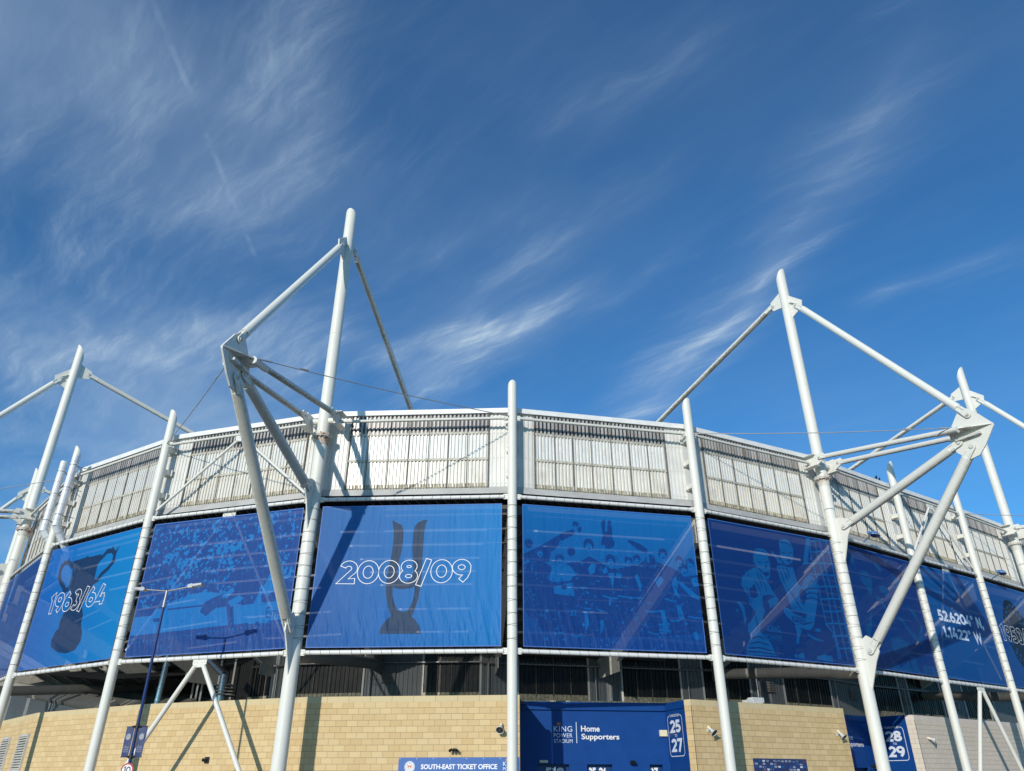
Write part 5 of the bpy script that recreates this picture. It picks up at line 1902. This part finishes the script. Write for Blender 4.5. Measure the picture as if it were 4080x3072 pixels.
mb.tube(p + out * .10 - d * .06, p + out * .16 - d * .14 + UP * .01, .06, .065, 16)
mb.build('spot_head', M['black'], root)

# plant box on top of the right wall
P0, d, out, L = plane((7.55, 33.95), (15.74, 38.37))
p = P0 + d * 3.95 + UP * 4.75 - out * .35
root = thing('plant_box', 'small pale metal plant box on top of the tan wall', 'box', p)
mb = MB()
mb.box(p + UP * .13 + d * .1, d, out, UP, .28, .2, .13)
mb.build('housing', M['horn'], root)
mb = MB()
mb.box(p + UP * .07 - d * .36, d, out, UP, .16, .16, .07)
mb.box(p + UP * .16 + d * .44, d, out, UP, .05, .18, .1)
mb.build('duct_end', M['horn'], root)

# white louvres in the far left wall
P0, d, out, L = plane(W_[0], W_[1])
for u, lab in ((L - 1.1, 'white louvred vent on the far left wall, nearest its corner'), (L - 5.0, 'white louvred vent cut by the left picture edge')):
    p = P0 + d * u + UP * 2.95
    root = thing('louvred_vent', lab, 'vent', p, 'white louvred vents')
    mb = MB()
    for sx in (-1, 1):
        mb.box(p + d * sx * .88 + out * .05, d, out, UP, .05, .05, .85)
    for sz in (-1, 1):
        mb.box(p + UP * sz * .80 + out * .05, d, out, UP, .83, .05, .05)
    mb.build('frame', M['vent'], root)
    mb = MB()
    for q in range(13):
        c = p + UP * (-.70 + q * .117) + out * .06
        mb.box(c, d, (out * .75 - UP * .66), (out * .66 + UP * .75), .83, .075, .008)
    mb.build('slats', M['vent'], root)
    mb = MB()
    mb.box(p + out * .012, d, out, UP, .83, .006, .76)
    mb.build('backing', M['soffit'], root)

# blue lanterns above the upper rail on the right
for a, b, u, z, lab in (('M2', 'C4', 2.5, 13.0, 'blue oval lantern above the banner behind the thick strut'), ('C5', 'M3', 1.55, 12.9, 'blue oval lantern above the 1953 banner')):
    A, B = N[a], N[b]
    d = (B - A).normalized()
    inn = inward(d)
    p = A + d * u + UP * z
    root = thing('rail_lantern', lab, 'lamp', p, 'blue oval lanterns')
    o = p - inn * .7
    mb = MB()
    mb.tube(p + UP * -.25, o - d * .42 + UP * -.1, .028, .028, 8)
    mb.tube(o - d * .42 + UP * -.1, o - d * .42 + UP * .06, .028, .028, 8)
    mb.box(o - d * .42 + UP * .04, d, inn, UP, .12, .07, .06)
    mb.build('arm', M['bluelamp'], root)

    def half(mb, s, zsc, sh=0.0):
        n, m = 20, 6
        rows = []
        for j in range(m + 1):
            t = math.pi / 2 * j / m
            rows.append([o + d * (.05 + .40 * math.cos(t) * math.cos(2 * math.pi * i / n)) + inn * (.19 * math.cos(t) * math.sin(2 * math.pi * i / n)) + UP * (s * zsc * math.sin(t) + sh) for i in range(n)])
        for j in range(m):
            for i in range(n):
                k = (i + 1) % n
                mb.face([rows[j][i], rows[j][k], rows[j + 1][k], rows[j + 1][i]], None, 0, True)
    mb = MB()
    half(mb, 1, .20, .01)
    mb.build('hood', M['bluelamp'], root)
    mb = MB()
    half(mb, -1, .11, -.01)
    mb.build('bowl', M['bluepole'], root)
    mb = MB()
    for i in range(20):
        a0, a1 = 2 * math.pi * i / 20, 2 * math.pi * (i + 1) / 20
        q = lambda t: o + d * (.05 + .41 * math.cos(t)) + inn * .2 * math.sin(t)
        mb.tube(q(a0), q(a1), .013, .013, 6)
    mb.build('rim', M['lens'], root)

# steel flues at the left
for x, y, zt, bend, lab in ((-25.12, 38.72, 17.5, V((.52, .45, -.75)), 'left one of the two bright steel flues'), (-23.93, 37.76, 17.45, V((.38, .55, -.85)), 'right one of the two bright steel flues, in front of the column head')):
    p = V((x, y, 0))
    root = thing('steel_flue', lab, 'flue', p + UP * 12, 'steel flues')
    zb = 13.5
    mb = MB()
    mb.tube(p + UP * zb, p + UP * zt, .185, .185, 24)
    e = p + UP * zb + bend.normalized() * 1.5
    mb.tube(p + UP * (zb + .02), e, .185, .185, 24)
    mb.tube(e - UP * .02, e + V((.3, .45, -1.2)), .185, .185, 24)
    mb.build('flue_pipe', M['flue'], root)
    mb = MB()
    z = zb + .3
    while z < zt:
        for dz in (0, .055):
            mb.ring(p + UP * (z + dz), UP, .187, .007, 24, 5)
        z += .82
    for q in (.35, .9):
        for dz in (0, .05):
            mb.ring(p + UP * zb + bend.normalized() * (q + dz), bend, .187, .007, 24, 5)
    mb.build('joint_band', M['horn'], root)
    for z in (14.1, 15.6, 16.9):
        mb = MB()
        mb.ring(p + UP * z, UP, .195, .016, 24, 5)
        iw = MIT['C0'].normalized()
        mb.tube(p + UP * z + iw * .19, p + UP * z + iw * .75, .02, .02, 6)
        mb.tube(p + UP * z + iw * .19, p + UP * (z - .3) + iw * .75, .016, .016, 6)
        mb.build('wall_strap', M['galv'], root)

# roof birds
for u, dz, lab, s in ((6.52, .0, 'larger black bird perched on the right roof edge', 1.0), (6.85, .0, 'smaller crouched black bird on the right roof edge', .85)):
    A, B = off('M2', .62), off('C4', .62)
    d = (B - A).normalized()
    p = A + d * u + UP * 17.265
    root = thing('perched_bird', lab, 'bird', p, 'birds on the roof edge')
    prof = [(-.24, .05, .015), (-.16, .07, .035), (-.08, .10, .065), (.0, .14, .085), (.07, .20, .08), (.11, .26, .055), (.125, .30, .05), (.14, .345, .052), (.165, .365, .035), (.185, .36, .014), (.235, .345, .004)]
    mb = MB()
    n = 12
    rows = []
    for i, (x, z, r) in enumerate(prof):
        nx = (V((prof[min(i + 1, len(prof) - 1)][0] - prof[max(i - 1, 0)][0], prof[min(i + 1, len(prof) - 1)][1] - prof[max(i - 1, 0)][1]))).normalized()
        rows.append([p + d * s * (x - nx.y * r * math.sin(2 * math.pi * k / n)) + UP * s * (z + nx.x * r * math.sin(2 * math.pi * k / n)) + inward(d) * s * r * .85 * math.cos(2 * math.pi * k / n) for k in range(n)])
    for a_, b_ in zip(rows, rows[1:]):
        for k in range(n):
            mb.face([a_[k], a_[(k + 1) % n], b_[(k + 1) % n], b_[k]], None, 0, True)
    mb.face(rows[0]); mb.face(rows[-1])
    mb.build('body', M['bird'], root)
    for q in (-1, 1):
        mb = MB()
        mb.tube(p + d * .01 * s + inward(d) * .035 * q, p + d * .0 + UP * .09 * s + inward(d) * .035 * q, .008, .014, 6)
        mb.tube(p + d * .06 * s + inward(d) * .035 * q + UP * .006, p - d * .02 + inward(d) * .035 * q + UP * .006, .006, .006, 6)
        mb.build('leg', M['bird'], root)

# shiny duct and fan housing behind the left wall
p = V((-15.0, 41.2, 4.7))
root = thing('roof_duct', 'shiny ribbed duct behind the tan wall, between the brace legs', 'duct', p)
mb = MB()
mb.tube(p, p + UP * 1.9, .2, .2, 20)
mb.tube(p + UP * 1.9, p + V((-1.2, .6, 2.8)), .2, .2, 20)
mb.build('duct_pipe', M['chrome'], root)
mb = MB()
for q in range(4):
    mb.tube(p + V((0, .35, .9 + q * .16)), p + V((0, .35, .98 + q * .16)), .66 - .06 * q, .56 - .06 * q, 24)
mb.build('cowl', M['grey'], root)
p = V((-16.9, 38.2, 4.6))
root = thing('roof_duct', 'tall shiny duct just behind the street lamp pole', 'duct', p)
mb = MB()
mb.tube(p, p + V((.1, 0, 2.6)), .13, .13, 18)
mb.build('duct_pipe', M['chrome'], root)
mb = MB()
for q in range(4):
    mb.ring(p + V((0, 0, .4 + q * .6)), UP, .133, .012, 18, 5)
mb.build('joint_band', M['galv'], root)
